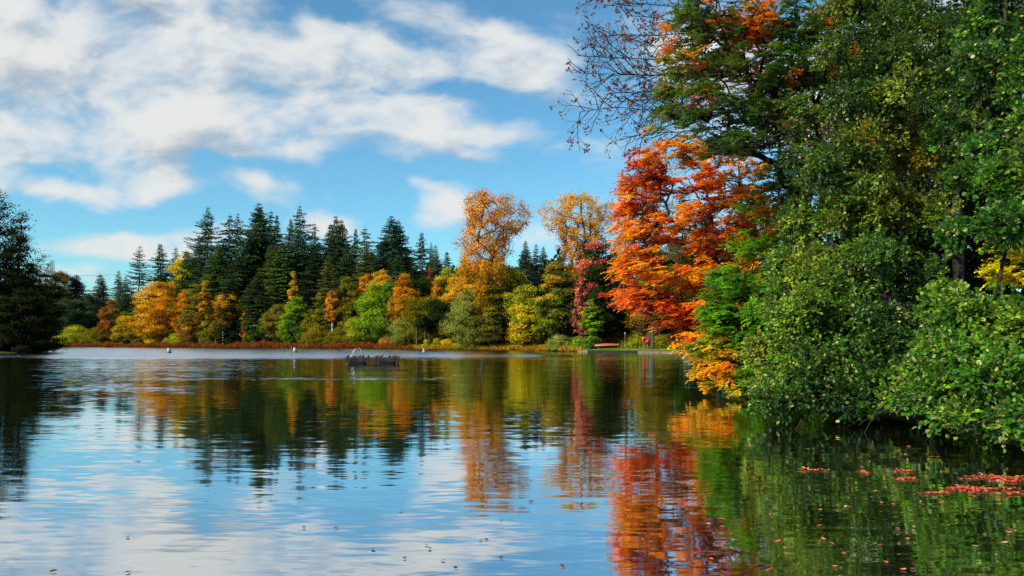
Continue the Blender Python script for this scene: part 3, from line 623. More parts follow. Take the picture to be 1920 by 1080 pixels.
# ---- dark trees on the left promontory
LT=[('black_pine_tree','tallest dark tree at the left edge with a feathery top',-8,340,200,113,'cone',7,dict(n=420)),
 ('black_pine_tree','dark tree with layered feathery branches beside the tallest one',36,392,120,112,'cone',8,dict(n=300)),
 ('black_pine_tree','lower dark tree reaching out over the water, nearest the pylon',74,462,84,109,'ovate',9,dict(n=200)),
 ('black_pine_tree','squat dark tree at the foot of the promontory by the water',40,540,130,106.5,'dome',10,dict(n=130)),
 ('black_pine_tree','dark tree low at the left edge behind the squat one',-10,470,140,108,'round',11,dict(n=110)),
 ('broadleaf_tree','dark shaded tree behind the promontory trees',88,505,60,128,'round',12,dict(n=90)),
 ('black_pine_tree','unseen dark tree outside the left edge, added to shade the promontory trees',-110,320,160,110,'ovate',13,dict(n=120)),  # this and the next two are out of view, added to shade the others
 ('black_pine_tree','further unseen dark tree outside the left edge, added for its shade',-210,330,170,104,'ovate',14,dict(n=110)),
 ('black_pine_tree','outermost unseen dark tree of the promontory, added for its shade',-320,300,180,100,'ovate',15,dict(n=110))]
for nm,lab,x,top,w,D,shp,sd_,kw in LT:
    far_tree(nm,lab,x,top,w,D,shp,'pine',sd_,cb=.02,leaf=.26,flat=.42,clus=.09,dens=1.3,lumpy=.4,trunk=M_BARKD,group='dark trees on the left promontory',**kw)
# ------------------------------------------------------------------ near trees on the right bank
def sprays(bufL,bufT,C,Ax,Nm,rng,L_,twigs,nleaf,leafL,leafW,cols_fn,mode,fold=True,twig_r=.003,spreadang=.9,droop=0.0,twig_col=(1,1,1)):
    """short leafy twigs fanning out from each limb end; 'flat' lays them in one plane, 'round' lets them bush out"""
    m=len(C); Ax=nrm(Ax); Bn=nrm(np.cross(Nm,Ax)); Nm=np.cross(Ax,Bn)
    k=twigs; ang=rng.uniform(-spreadang,spreadang,(m,k)); el=rng.normal(0,.12 if mode=='flat' else .75,(m,k))
    D=Ax[:,None]*(np.cos(ang)*np.cos(el))[...,None]+Bn[:,None]*(np.sin(ang)*np.cos(el))[...,None]+Nm[:,None]*np.sin(el)[...,None]
    D=nrm(D); TL=L_*rng.uniform(.55,1.1,(m,k)); S=C[:,None]+rng.normal(0,.05*L_,(m,k,3))
    s_=np.linspace(.15,1,nleaf)[None,None,:]+rng.uniform(-.04,.04,(m,k,nleaf))
    P=S[:,:,None]+D[:,:,None]*(s_*TL[...,None])[...,None]; P[...,2]-=droop*(s_*TL[...,None])**2
    side=np.where(np.arange(nleaf)%2==0,1,-1)[None,None,:]
    Np=nrm(Nm[:,None,None]+rng.normal(0,.28 if mode=='flat' else .7,(m,k,nleaf,3))+np.array([0,0,.25]))
    Sd=nrm(np.cross(Np,np.broadcast_to(D[:,:,None],Np.shape)))
    A=nrm(np.broadcast_to(D[:,:,None],Np.shape)*.75+Sd*side[...,None]*rng.uniform(.5,1.1,(m,k,nleaf,1))+rng.normal(0,.12,Np.shape)+np.array([0,0,-.12]))
    n=m*k*nleaf; P=P.reshape(-1,3); A=A.reshape(-1,3); Np=Np.reshape(-1,3); ci=np.repeat(np.arange(m),k*nleaf)
    l=leafL*rng.uniform(.5,1.3,n); ok=P[:,2]>.03
    cols=cols_fn(P,ci)
    leaves(bufL,P[ok],A[ok],Np[ok],l[ok],(l*leafW/leafL)[ok],cols[ok],fold)
    if twig_r:
        a=S.reshape(-1,3); b=a+D.reshape(-1,3)*TL.reshape(-1,1); b[:,2]-=droop*TL.reshape(-1)**2
        mid=(a+b)/2; mid[:,2]+=droop*TL.reshape(-1)**2*.25
        U=nrm(np.cross(D.reshape(-1,3),np.array([0,0,1.])+1e-3)); W_=np.cross(D.reshape(-1,3),U)
        rings=[]; 
        for p,r in ((a,twig_r*1.6),(mid,twig_r),(b,twig_r*.5)):
            rings.append(np.stack([p+U*r,p-U*r*.5+W_*r*.87,p-U*r*.5-W_*r*.87],1))
        V=np.concatenate(rings,1); base=np.arange(len(a))[:,None,None]*9
        F=[[i*3+j,i*3+(j+1)%3,(i+1)*3+(j+1)%3,(i+1)*3+j] for i in range(2) for j in range(3)]
        bufT.add(V.reshape(-1,3),(base+np.array(F)[None]).reshape(-1,4),twig_col)

def blob_pts(blobs,rng,lump=9):
    """points filling a set of crown lobes; each lobe: photo x,y, half sizes in photo px, distance, half depth in m, count"""
    out=[];tagk=[]
    for bi,(x,y,rx,ry,D,rD,n) in enumerate(blobs):
        ns=max(3,int(n/lump)); sc0=rng.standard_normal((ns,3)); sc0=sc0/np.linalg.norm(sc0,axis=1)[:,None]*rng.random((ns,1))**(1/2.6); q=sc0[rng.integers(0,ns,n)]+rng.standard_normal((n,3))*np.array([.17,.17,.15])
        c=at(x,y,D); sc_=np.array([rx/F_PX*D,rD,ry/F_PX*D]); p=c+q*sc_
        out.append(p); tagk.append(np.full(n,bi))
    P=np.concatenate(out); return P,np.concatenate(tagk)
def vnoise(P,s,seed):
    r=np.random.default_rng(seed); o=0
    for i in range(5):
        k=r.normal(0,1,3)*s; o=o+np.sin(P@k+r.random()*6.28)
    return o/3.2
def near_tree(name,label,base,trunk_top,blobs,seed,L_,twigs,nleaf,leafL,leafW,mode,colf,mat,rtip=.008,rmax=.22,dirv=None,lean=None,bark=M_BARKD,droop=.1,minz=.25,spreadang=.9,fold=True,cat='tree',group=None,twig_r=.003,nseg=5,rise=.15,top_cut=None):
    rng=np.random.default_rng(seed); base=np.asarray(base,float); top=np.asarray(trunk_top,float)
    C,bi=blob_pts(blobs,rng,3.5 if mode=='flat' else 6.5); C=C[C[:,2]>minz] if minz is not None else C
    bT=Buf(); bL=Buf(); n=9
    tp=[base+(top-base)*t+np.array([.25*math.sin(3*t+seed),.2*math.sin(4*t),0])*t*(1-t)*2+(np.array([0,0,-.4]) if t==0 else 0) for t in np.linspace(0,1,n)]
    sk=Skel(tp); sk.grow(C,rng,segs=nseg,rise=rise,wig=.07,minh=base[2]+.5,drop=.7)
    sk.build(bT,rtip,.46,rmax=rmax,sides=7)
    ctr=(base+top)/2; out_=C-ctr; out_[:,2]*=.3; out_=nrm(out_)
    if dirv is not None: out_=nrm(out_*.5+np.asarray(dirv,float))
    out_=nrm(out_+rng.normal(0,.25,out_.shape))
    Nm=nrm(np.array([0,0,1.])+rng.normal(0,.18 if mode=='flat' else .5,C.shape)+(out_*.25))
    sprays(bL,bT,C,out_,Nm,rng,L_,twigs,nleaf,leafL,leafW,lambda P,ci:colf(P,ci,C,rng),mode,fold,twig_r=twig_r,spreadang=spreadang,droop=droop)
    o=thing(name,label,cat,tuple(base),group)
    link('trunk' if cat=='tree' else 'stem',bT.mesh('trunk',bark,True,base),o)
    link('crown' if cat=='tree' else 'foliage',bL.mesh('crown',mat,False,base),o)
    return o
def col_mix(stops,scale,seed,jit=.16,clj=.15,grad=None):
    def f(P,ci,C,rng):
        t=.5+.42*vnoise(C,scale,seed)+rng.normal(0,.12,len(C))
        if grad is not None: t=t+(C-np.asarray(grad[0]))@np.asarray(grad[1])
        tl=t[ci]+rng.normal(0,.07,len(P)); return pick_cols(rng,stops,np.clip(tl,0,1),jit)*(1+clj*rng.standard_normal(len(C))[ci]).clip(.6,1.4)[:,None]
    return f
RB='trees on the near right bank'
# crimson and orange beech leaning out over the water
near_tree('beech_tree','crimson and orange beech reaching out over the lake in tiered branches',(11.8,38,.5),(10.2,36,9.6),
 [(1215,310,45,40,34,2.0,26),(1265,330,75,60,34,2.2,60),(1330,345,75,60,34,2,60),(1240,410,80,50,33,2.5,60),(1330,430,90,60,34,2.5,70),(1400,400,70,80,36,2,50),
  (1225,500,65,45,32,2.2,60),(1300,520,80,55,33,2.5,80),(1390,520,70,80,35,2.5,50),(1200,550,40,22,31,1.5,26),(1262,584,60,28,31,2,50),(1330,610,60,50,31,2,50),
  (1318,642,34,24,30,1.6,20),(1250,450,90,40,33,2,70),(1210,360,50,40,34,2,50),(1195,420,40,50,34,1.6,30),(1180,500,30,30,33,1.4,20),(1260,280,70,24,35,2,34),(1380,400,60,60,35,2,60),(1430,340,60,50,35,2,50),(1340,290,60,30,35,2,40),(1450,430,50,50,35,2,40),(1370,520,50,60,33,2,50),(1350,480,60,60,34,2,50),(1340,560,80,60,32,2,60),(1230,555,60,30,32,2,40)],21,.66,7,16,.105,.066,'flat',
 col_mix([rgb(170,48,20),rgb(222,100,22),rgb(240,136,24),rgb(244,154,28),rgb(246,178,42),rgb(236,174,42),rgb(186,152,38)],1.0,3,.16,.2,((8,33,6),(.03,.0,.012))),
 M_BEECH,dirv=(-1.1,-.25,-.18),rmax=.2,rtip=.008,droop=.12,group=RB)
# green beech branches low beside it, with orange-gold tips over the water
near_tree('beech_tree','bright green beech foliage low between the crimson beech and the alders, gold at its tips',(9.8,28,.4),(10.0,27.5,6.2),
 [(1430,430,50,60,27,1.6,50),(1415,500,60,50,27,1.6,60),(1440,560,80,70,26,1.8,90),(1400,590,50,50,26.5,1.5,60),(1390,680,75,60,25.5,1.6,90),(1335,670,45,36,25.5,1.3,34),
  (1345,650,55,30,26,1.2,36),(1440,730,60,38,23,1.6,60),(1380,745,28,14,22.5,1,16),(1365,712,44,24,24,1.2,28),(1480,640,70,80,26,2,60),(1372,600,35,50,27,1.2,50),(1350,610,34,34,26.5,1,36),(1365,540,34,44,27,1,36),(1390,640,50,40,26,1.2,50),(1410,700,44,44,24,1.3,56),(1425,620,50,60,25,1.4,60),(1405,762,36,18,22.5,1,24),(1345,590,24,44,26.5,1,26),(1360,540,40,60,26.5,1.2,40)],22,.5,6,15,.085,.055,'flat',
 lambda P,ci,C,rng:np.where((((C[:,0]/C[:,1]*F_PX+960)+rng.normal(0,14,len(C))<1392)&(C[:,2]<1.75+rng.normal(0,.25,len(C))))[ci][:,None],
   pick_cols(rng,[rgb(206,76,20),rgb(230,136,24),rgb(228,176,34),rgb(150,156,30),rgb(100,144,26)],np.clip(.5+.4*vnoise(C,1.6,5),0,1)[ci],.18),
   pick_cols(rng,[rgb(56,110,16),rgb(92,150,22),rgb(130,176,34),rgb(176,190,48)],np.clip(.4+.3*vnoise(C,1.2,8)+rng.normal(0,.08,len(C)),0,1)[ci],.2)),
 M_BEECH,dirv=(-1,-.4,-.1),rmax=.16,rtip=.007,droop=.1,group=RB)
# tall beech above, dark green turning orange
near_tree('beech_tree','tall beech with dark green tiers and orange patches high over the crimson beech',(12.0,27,.5),(10.6,26,15.0),
 [(1300,60,45,40,25,1.6,34),(1330,20,60,30,25.5,1.8,40),(1370,40,80,60,25,2,70),(1470,40,90,60,25,2,110),(1420,90,90,50,26,2,90),(1480,200,80,60,26,2,90),(1570,60,80,80,26,2,70),(1330,120,80,26,24,1.6,50),(1420,140,100,50,24.5,2,90),(1510,150,80,70,25,2,80),
  (1290,185,70,20,23.5,1.4,40),(1370,215,100,35,23.5,1.8,80),(1270,225,45,14,23,1,20),(1460,245,80,50,24,2,80),(1380,275,70,24,23,1.6,44),(1480,330,60,40,24,1.8,56),(1520,300,70,70,25,2,60),(1480,390,50,40,25,1.6,40),
  (1350,-60,120,60,25,2,50),(1500,-80,140,80,26,2,60)],23,.56,6,15,.085,.055,'flat',
 lambda P,ci,C,rng:np.where(((vnoise(C,1.25,12)+.25*(C[:,2]-8)/3+rng.normal(0,.12,len(C)))>.74)[ci][:,None],
   pick_cols(rng,[rgb(214,84,18),rgb(236,130,20),rgb(240,160,28),rgb(190,160,30)],np.clip(.5+.45*vnoise(C,2.2,15),0,1)[ci],.2),
   pick_cols(rng,[rgb(26,62,10),rgb(54,96,14),rgb(104,126,22),rgb(184,150,30)],np.clip(.38+.34*vnoise(C,1.1,18)+rng.normal(0,.08,len(C)),0,1)[ci],.22)),
 M_BEECH,dirv=(-1,-.1,-.08),rmax=.26,rtip=.008,droop=.1,group=RB)
# alders: rounded glossy leaves
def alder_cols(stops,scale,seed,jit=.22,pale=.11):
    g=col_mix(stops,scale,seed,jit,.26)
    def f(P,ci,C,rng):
        c=g(P,ci,C,rng); k=rng.random(len(P))<pale*(.4+1.2*rng.random(len(C)))[ci]      # leaf highlights painted in as paler leaves, in the tone of pale undersides
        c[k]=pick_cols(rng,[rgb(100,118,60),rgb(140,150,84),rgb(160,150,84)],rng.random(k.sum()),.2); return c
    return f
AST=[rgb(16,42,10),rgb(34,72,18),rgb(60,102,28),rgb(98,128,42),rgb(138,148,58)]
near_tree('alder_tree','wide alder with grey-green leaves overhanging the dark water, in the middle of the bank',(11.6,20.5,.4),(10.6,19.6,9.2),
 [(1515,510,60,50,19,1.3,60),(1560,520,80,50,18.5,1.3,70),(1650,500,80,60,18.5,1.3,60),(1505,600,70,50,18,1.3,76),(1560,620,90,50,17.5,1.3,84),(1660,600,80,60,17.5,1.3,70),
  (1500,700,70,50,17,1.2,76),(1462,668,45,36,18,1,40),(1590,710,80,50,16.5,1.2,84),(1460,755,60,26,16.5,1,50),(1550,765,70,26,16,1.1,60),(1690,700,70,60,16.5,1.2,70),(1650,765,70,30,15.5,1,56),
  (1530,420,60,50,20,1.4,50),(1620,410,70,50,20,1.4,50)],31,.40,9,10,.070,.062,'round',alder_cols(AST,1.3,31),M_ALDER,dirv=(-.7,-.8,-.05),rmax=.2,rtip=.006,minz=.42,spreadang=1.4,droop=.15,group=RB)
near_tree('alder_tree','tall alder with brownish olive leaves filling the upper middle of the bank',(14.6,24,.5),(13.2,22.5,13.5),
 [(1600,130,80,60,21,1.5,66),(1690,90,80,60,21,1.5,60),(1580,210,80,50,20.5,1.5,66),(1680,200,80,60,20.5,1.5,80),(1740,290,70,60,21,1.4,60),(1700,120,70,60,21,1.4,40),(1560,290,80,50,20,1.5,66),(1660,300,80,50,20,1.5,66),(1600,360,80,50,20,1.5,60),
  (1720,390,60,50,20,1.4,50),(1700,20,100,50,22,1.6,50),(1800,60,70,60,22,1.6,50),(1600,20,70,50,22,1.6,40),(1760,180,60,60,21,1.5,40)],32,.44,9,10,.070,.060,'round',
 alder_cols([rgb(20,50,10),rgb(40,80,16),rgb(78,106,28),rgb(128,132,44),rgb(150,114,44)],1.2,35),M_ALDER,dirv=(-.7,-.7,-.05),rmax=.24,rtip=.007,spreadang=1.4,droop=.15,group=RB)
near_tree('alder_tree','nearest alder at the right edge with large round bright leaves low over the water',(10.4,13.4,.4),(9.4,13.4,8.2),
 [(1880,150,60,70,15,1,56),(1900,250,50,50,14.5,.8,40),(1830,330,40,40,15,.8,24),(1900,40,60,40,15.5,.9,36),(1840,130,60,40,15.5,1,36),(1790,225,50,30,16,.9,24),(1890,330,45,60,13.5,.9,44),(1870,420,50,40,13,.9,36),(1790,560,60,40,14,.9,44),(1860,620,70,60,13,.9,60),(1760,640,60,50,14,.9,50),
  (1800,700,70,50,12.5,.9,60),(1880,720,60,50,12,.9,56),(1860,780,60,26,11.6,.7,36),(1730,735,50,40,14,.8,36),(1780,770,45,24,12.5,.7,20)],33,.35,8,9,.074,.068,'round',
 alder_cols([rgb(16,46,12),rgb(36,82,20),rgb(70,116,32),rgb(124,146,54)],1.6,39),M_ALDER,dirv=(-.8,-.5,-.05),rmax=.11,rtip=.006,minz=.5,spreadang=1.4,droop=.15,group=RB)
# shaded trees behind, on the bank
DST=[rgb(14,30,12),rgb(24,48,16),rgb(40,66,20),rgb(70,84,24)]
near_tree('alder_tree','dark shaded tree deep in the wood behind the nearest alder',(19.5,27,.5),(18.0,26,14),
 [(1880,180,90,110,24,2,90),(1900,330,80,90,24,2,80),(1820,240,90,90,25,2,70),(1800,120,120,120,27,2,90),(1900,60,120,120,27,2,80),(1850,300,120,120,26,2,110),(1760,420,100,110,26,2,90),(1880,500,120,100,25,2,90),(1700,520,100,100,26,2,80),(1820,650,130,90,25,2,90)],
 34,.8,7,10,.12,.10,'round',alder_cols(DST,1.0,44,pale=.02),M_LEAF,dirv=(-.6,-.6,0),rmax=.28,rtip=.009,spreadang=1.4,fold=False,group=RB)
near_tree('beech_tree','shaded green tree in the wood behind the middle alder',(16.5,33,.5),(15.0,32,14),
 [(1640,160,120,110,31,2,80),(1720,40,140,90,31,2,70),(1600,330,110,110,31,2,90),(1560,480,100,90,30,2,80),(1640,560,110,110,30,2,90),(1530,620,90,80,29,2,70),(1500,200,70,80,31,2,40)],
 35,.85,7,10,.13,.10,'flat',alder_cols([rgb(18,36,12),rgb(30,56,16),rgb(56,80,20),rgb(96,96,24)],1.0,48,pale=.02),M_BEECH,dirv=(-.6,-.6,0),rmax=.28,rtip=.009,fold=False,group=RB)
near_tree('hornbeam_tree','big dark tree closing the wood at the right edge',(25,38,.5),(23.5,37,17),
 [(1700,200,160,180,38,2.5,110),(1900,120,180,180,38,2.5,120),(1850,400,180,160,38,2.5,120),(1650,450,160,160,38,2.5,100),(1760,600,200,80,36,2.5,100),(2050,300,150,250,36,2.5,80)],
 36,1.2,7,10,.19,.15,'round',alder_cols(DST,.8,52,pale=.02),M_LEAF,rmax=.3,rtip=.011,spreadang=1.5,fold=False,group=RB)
# low growth shading the bank
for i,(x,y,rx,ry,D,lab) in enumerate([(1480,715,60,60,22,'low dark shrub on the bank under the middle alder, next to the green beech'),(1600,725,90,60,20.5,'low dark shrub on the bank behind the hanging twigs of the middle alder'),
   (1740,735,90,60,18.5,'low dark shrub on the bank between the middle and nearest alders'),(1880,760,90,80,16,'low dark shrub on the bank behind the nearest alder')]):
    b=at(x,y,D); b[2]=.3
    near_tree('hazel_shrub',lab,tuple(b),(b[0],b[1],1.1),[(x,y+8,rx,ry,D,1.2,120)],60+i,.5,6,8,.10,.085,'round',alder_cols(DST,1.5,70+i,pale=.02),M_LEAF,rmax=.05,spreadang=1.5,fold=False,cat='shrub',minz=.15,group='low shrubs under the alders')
# yellow spindly shrub sprig catching the sun at the right edge
near_tree('field_maple_shrub','small bright yellow-leaved shrub branch at the right edge among the alders',(11.6,15.2,.4),(10.8,14.8,3.0),
 [(1895,475,40,24,15,.5,26),(1900,515,50,22,14.8,.5,28),(1880,500,20,14,14.8,.3,8),(1915,350,20,30,15,.4,10),(1930,440,30,60,15,.5,24)],41,.3,6,11,.05,.032,'flat',
 col_mix([rgb(130,170,24),rgb(214,220,30),rgb(248,232,44),rgb(250,224,30)],2,61,.15,.1),M_BEECH,dirv=(-1,-.3,0),rmax=.05,rtip=.004,cat='shrub',group=RB)

# bare alder crown with little cones against the sky, upper middle
def bare_tree(name,label,base,top,limbs,seed,levels=4,rng_=None,cone_p=.5,leafy=.0):
    rng=np.random.default_rng(seed); bT=Buf(); bC=Buf(); base=np.array(base,float); top=np.array(top,float)
    n=10; tp=np.array([base+(top-base)*t+np.array([.2*math.sin(3*t),0,0]) for t in np.linspace(0,1,n)]); tube(bT,tp,np.linspace(.2,.06,n),8)
    cones=[]
    def br(p,d,L_,r,lev):
        k=max(4,int(L_/.17)); pts=[p]; dd=d.copy(); q=p.copy(); kids=[]
        for i in range(k):
            dd=nrm(dd+rng.normal(0,.045 if lev==0 else .13,3)+(d-dd)*(.12 if lev==0 else 0)+np.array([0,0,.004*(lev>1)])); q=q+dd*L_/k; pts.append(q.copy())
            if lev<levels and i>k*(.55 if lev==0 else .15) and rng.random()<(.62 if lev<levels-1 else .46): kids.append((q.copy(),dd.copy(),1-i/k))
        rr=np.linspace(r,max(.0028,r*.3),len(pts)); tube(bT,pts,rr,5 if r>.015 else 3)
        for (q2,d2,f) in kids:
            ax=nrm(np.cross(d2,rng.standard_normal(3))); a=rng.uniform(.5,1.0)
            nd_=nrm(d2*math.cos(a)+ax*math.sin(a)); br(q2,nd_,L_*(rng.uniform(.14,.27) if lev==0 else rng.uniform(.3,.55))*(.5+.7*f),max(.003,r*.5),lev+1)
        if lev>=levels-1 and rng.random()<cone_p:
            for _ in range(rng.integers(1,4)): cones.append(pts[-1-rng.integers(0,min(3,len(pts)))]+rng.normal(0,.02,3))
    for li,(x0,y0,D0,x1,y1,D1) in enumerate(limbs):
        rng=np.random.default_rng(seed*100+li)
        a=at(x0,y0,D0); b=at(x1,y1,D1); d=b-a; L_=np.linalg.norm(d); j=np.argmin(np.linalg.norm(tp-a,axis=1)); a=tp[j]; d=b-a; L_=np.linalg.norm(d)
        br(a,nrm(d),L_,.036,0)
    cones=np.array(cones); 
    for s_ in range(2):
        m=len(cones); A=nrm(np.random.default_rng(seed+s_).standard_normal((m,3))); N=nrm(np.cross(A,np.random.default_rng(seed+9+s_).standard_normal((m,3))))
        leaves(bC,cones-A*.016,A,N,rng.uniform(.05,.10,m),rng.uniform(.035,.07,m),pick_cols(rng,[rgb(70,34,22),rgb(130,60,34),rgb(140,100,44)],rng.random(m),.2))
    o=thing(name,label,'tree',tuple(base),RB); link('trunk',bT.mesh('trunk',M_BARKD,True,base),o); link('crown',bC.mesh('cones',M_LEAF,False,base),o)
bare_tree('alder_tree','nearly bare alder with dark cones on fine twigs against the sky',(13.4,31,.4),(12.6,30.5,17.5),
 [(1590,-60,30,1190,-120,28),(1590,-30,30,1110,-10,28.5),(1590,30,30,1110,50,28.5),(1590,90,30,1078,110,28),(1590,150,30,1078,180,28),(1590,190,30,1085,225,28),(1590,230,30,1150,265,28),(1590,0,30,1160,10,29),(1590,120,30,1130,140,28.5),(1590,70,30,1180,80,29),(1590,90,30,1130,165,28),(1590,40,30,1210,40,27.4),(1590,150,30,1200,210,28),(1590,150,30,1140,205,29)],77)
# thin half-bare tree with light brown leaves rising behind the crimson beech
far_tree('poplar_tree','half-bare tree with thin light-brown leaves rising behind the crimson beech',1232,258,150,122,'round','twig',91,cb=.25,n=240,leaf=.2,dens=.16,clus=.06,rtip=.02,group=gB,pal2=('orange',(.3,0,.7),.3))
far_tree('poplar_tree','leafless grey tree between the golden poplar and the crimson beech',1172,340,110,128,'round','twig',92,cb=.25,n=190,leaf=.2,dens=.08,clus=.06,rtip=.02,group=gB)

for i,(x,top,w,D,lab) in enumerate([(1480,300,130,62,'dark tree beyond the bank wood, first behind the green beech'),(1600,120,170,66,'dark tree beyond the bank wood, second behind the green beech'),(1720,-40,200,60,'dark tree beyond the bank wood behind the middle alder'),
  (1850,-80,220,64,'dark tree beyond the bank wood behind the shaded one'),(2010,-60,220,58,'dark tree beyond the bank wood, outermost of all'),(1530,430,110,50,'lower dark tree beyond the bank wood, near the green beech'),(1800,480,160,46,'lower dark tree beyond the bank wood, behind the nearest alder')]):
    far_tree('broadleaf_tree',lab,x,top,w,D,'dome','dark',300+i,cb=0.0,leaf=.34,n=90,dens=.9,group='dark trees beyond the bank wood')
# ------------------------------------------------------------------ swimming raft with ducks
M_WOOD=bark_mat('weathered_wood',(.016,.013,.013),(.05,.04,.04),3); M_DECK=bark_mat('deck_wood',(.05,.034,.03),(.11,.08,.07),3)
M_STEEL=paint_mat('steel',(.42,.42,.43),.35,1,20,.1); M_BLACK=paint_mat('black_float',(.012,.012,.014),.5,0,10,.3)
Rp=on_water(697,682); rf=thing('swimming_raft','dark wooden swimming raft with a steel ladder floating in mid lake','raft',(Rp[0],Rp[1]+.6,0)); rf.rotation_euler=(0,0,math.radians(7))
b=Buf()
for i in range(14): box(b,(-1.81+i*.2785,0,.43),(.262,2.2,.04))
link('deck',b.mesh('deck',M_DECK),rf)
b=Buf(); box(b,(0,-1.09,.28),(3.86,.05,.25)); box(b,(0,1.09,.28),(3.86,.05,.25)); box(b,(-1.905,0,.28),(.05,2.13,.25)); box(b,(1.905,0,.28),(.05,2.13,.25)); box(b,(0,0,.3),(3.7,.08,.2)); link('side_boards',b.mesh('side_boards',M_WOOD),rf)
for x,y0 in((-1.15,-.78),(-1.15,.78),(1.0,-.78),(1.0,.78)):
    b=Buf(); 
    if 1:
        lathe(b,[(.001,-.62),(.18,-.62),(.21,-.56),(.21,.56),(.18,.62),(.001,.62)],(0,0,0),14)
    me=b.mesh('float',M_BLACK); fl=link('float',me,rf)
    V=np.array([v.co for v in me.vertices]); h=len(V)//2; V2=V.copy(); V2[:,0]=V[:,2]; V2[:,2]=V[:,0]; V2[:,1]+=y0; V2[:,0]+=x; V2[:,2]+=.06
    me.vertices.foreach_set('co',V2.astype(np.float32).ravel()); me.update()
b=Buf(); box(b,(1.55,-.95,.06),(.12,.12,.3)); box(b,(1.80,-.95,.06),(.10,.12,.3)); link('post',b.mesh('post',M_WOOD),rf)
b=Buf()
for y in (-.25,.2):
    t=np.linspace(0,1,12); P=[(-1.62,y,.45)]+[(-1.62+.30*s-.0, y,.45+.75*math.sin(s*PI/2)) for s in t[1:8]]+[(-1.25+.18*s,y,1.14+.09*math.sin(s*PI)) for s in t[3:9]]
    P=[(-1.60,y,.44),(-1.50,y,.68),(-1.38,y,.92),(-1.28,y,1.05),(-1.15,y,1.12),(-1.00,y,1.12),(-.90,y,1.05),(-.86,y,.92),(-.85,y,.7),(-.84,y,.44)]
    tube(b,P,.019,8)
link('ladder_rails',b.mesh('ladder_rails',M_STEEL,True),rf)
b=Buf()
for z in(.62,.8): tube(b,[(-.85,-.25,z),(-.85,.2,z)],.016,6)
link('ladder_rungs',b.mesh('ladder_rungs',M_STEEL,True),rf)
# ducks
M_DUCK=paint_mat('brown_feathers',(.07,.05,.035),.8,0,30,.5); M_DUCKH=paint_mat('dark_head',(.02,.035,.025),.5,0,20,.3); M_BILL=paint_mat('bill',(.35,.25,.05),.5)
def duck_mesh(sleep):
    b=Buf(); prof=[(-.24,.02,.10),(-.20,.045,.10),(-.12,.085,.095),(0,.11,.095),(.10,.095,.10),(.16,.06,.115)]
    n=10; rings=[]
    neck=[(.19,.042,.15),(.205,.034,.21),(.215,.040,.25),(.24,.045,.275),(.28,.03,.27),(.30,.006,.265)] if not sleep else [(.17,.045,.13),(.14,.045,.165),(.09,.045,.185),(.05,.04,.185),(.0,.02,.175),(-.02,.005,.17)]
    pts=prof+neck; P=[(p[0],0,p[2]) for p in pts]; tube(b,P,[p[1] for p in pts],n); return b.mesh('duck_body',M_DUCK,True)
def duck(px,y_,sleep,label,rz,head=True):
    th=math.radians(7); lx,ly=px,y_; w=np.array([Rp[0]+lx*math.cos(th)-ly*math.sin(th),Rp[1]+.6+lx*math.sin(th)+ly*math.cos(th),.45])
    o=thing('duck',label,'duck',tuple(w),'ducks resting on the swimming raft'); o.rotation_euler=(0,0,rz); o.scale=(.75,)*3
    link('body',DM[sleep],o); b=Buf()
    if not sleep: box(b,(.315,0,.262),(.05,.028,.012)); link('bill',b.mesh('bill',M_BILL),o)
    link('tail',TM,o); return o
DM={False:duck_mesh(False),True:duck_mesh(True)}
b=Buf(); box(b,(-.26,0,.115),(.10,.05,.012),ry=.35); TM=b.mesh('tail',M_DUCKH)
for px,y_,sl,lab,rz in [(-1.78,-.6,True,'duck asleep at the very end of the raft, outside the ladder',1.2),(-1.3,-.9,True,'duck lying between the ladder rails and the raft edge',.2),(-.98,-.6,True,'duck lying just inside the ladder on the raft',0),
   (-.72,-.3,False,'upright duck standing beside the ladder foot',1.4),(-.32,-.5,True,'round duck hunched alone a little right of the ladder',1.5),(.28,-.9,True,'duck lying low at the front edge of the raft middle',.1),(.55,-.2,False,'duck with head raised, in profile in the middle of the raft',.1),
   (1.35-.15,-.3,True,'small hunched duck between the middle and the far pair',1.4),(1.5,-.5,True,'left one of the pair of ducks at the plain end of the raft',.1),(1.72,-.5,True,'right one of the pair of ducks at the plain end of the raft',2.9)]:
    duck(px,y_,sl,lab,rz)

# ------------------------------------------------------------------ buoys and posts in the water
M_WHITE=paint_mat('white_paint',(.36,.40,.42),.5,0,12,.12); M_GREEN=paint_mat('green_paint',(.01,.11,.07),.45,0,12,.2); M_GREY=paint_mat('grey_paint',(.26,.25,.22),.6,0,12,.15); M_RED=paint_mat('red_paint',(.55,.012,.03),.45,0,12,.15)
def buoy(x,y,lab,top,s=1.0):
    p=on_water(x,y); o=thing('buoy',lab,'buoy',tuple(p),'marker buoys near the far shore'); o.scale=(s*.75,s*.75,s*.7)
    b=Buf(); lathe(b,[(.001,-.2),(.36,-.2),(.40,-.05),(.40,.30),(.34,.38),(.001,.38)],(0,0,0),18); link('float',b.mesh('float',M_GREEN if top is M_WHITE else M_GREY,True),o)
    b=Buf(); lathe(b,[(.001,.38),(.31,.38),(.30,.85),(.26,.92),(.001,.94)],(0,0,0),18); link('drum',b.mesh('drum',top,False),o)
    b=Buf(); tube(b,[(0,0,.93),(0,0,1.0)],.03,6); link('top_ring',b.mesh('top_ring',M_STEEL),o)
buoy(317,662,'white and green buoy floating by itself toward the shaded end of the lake',M_WHITE)
buoy(553,661,'white and green buoy beside the thin mooring post',M_WHITE)
buoy(795,660,'pale grey buoy in front of the yellow saplings',M_GREY,.82)
M_POST=bark_mat('post_wood',(.12,.10,.085),(.28,.25,.21),4)
p=on_water(546.5,667); o=thing('mooring_post','thin upright grey post standing in the water beside the white and green buoy','post',tuple(p))
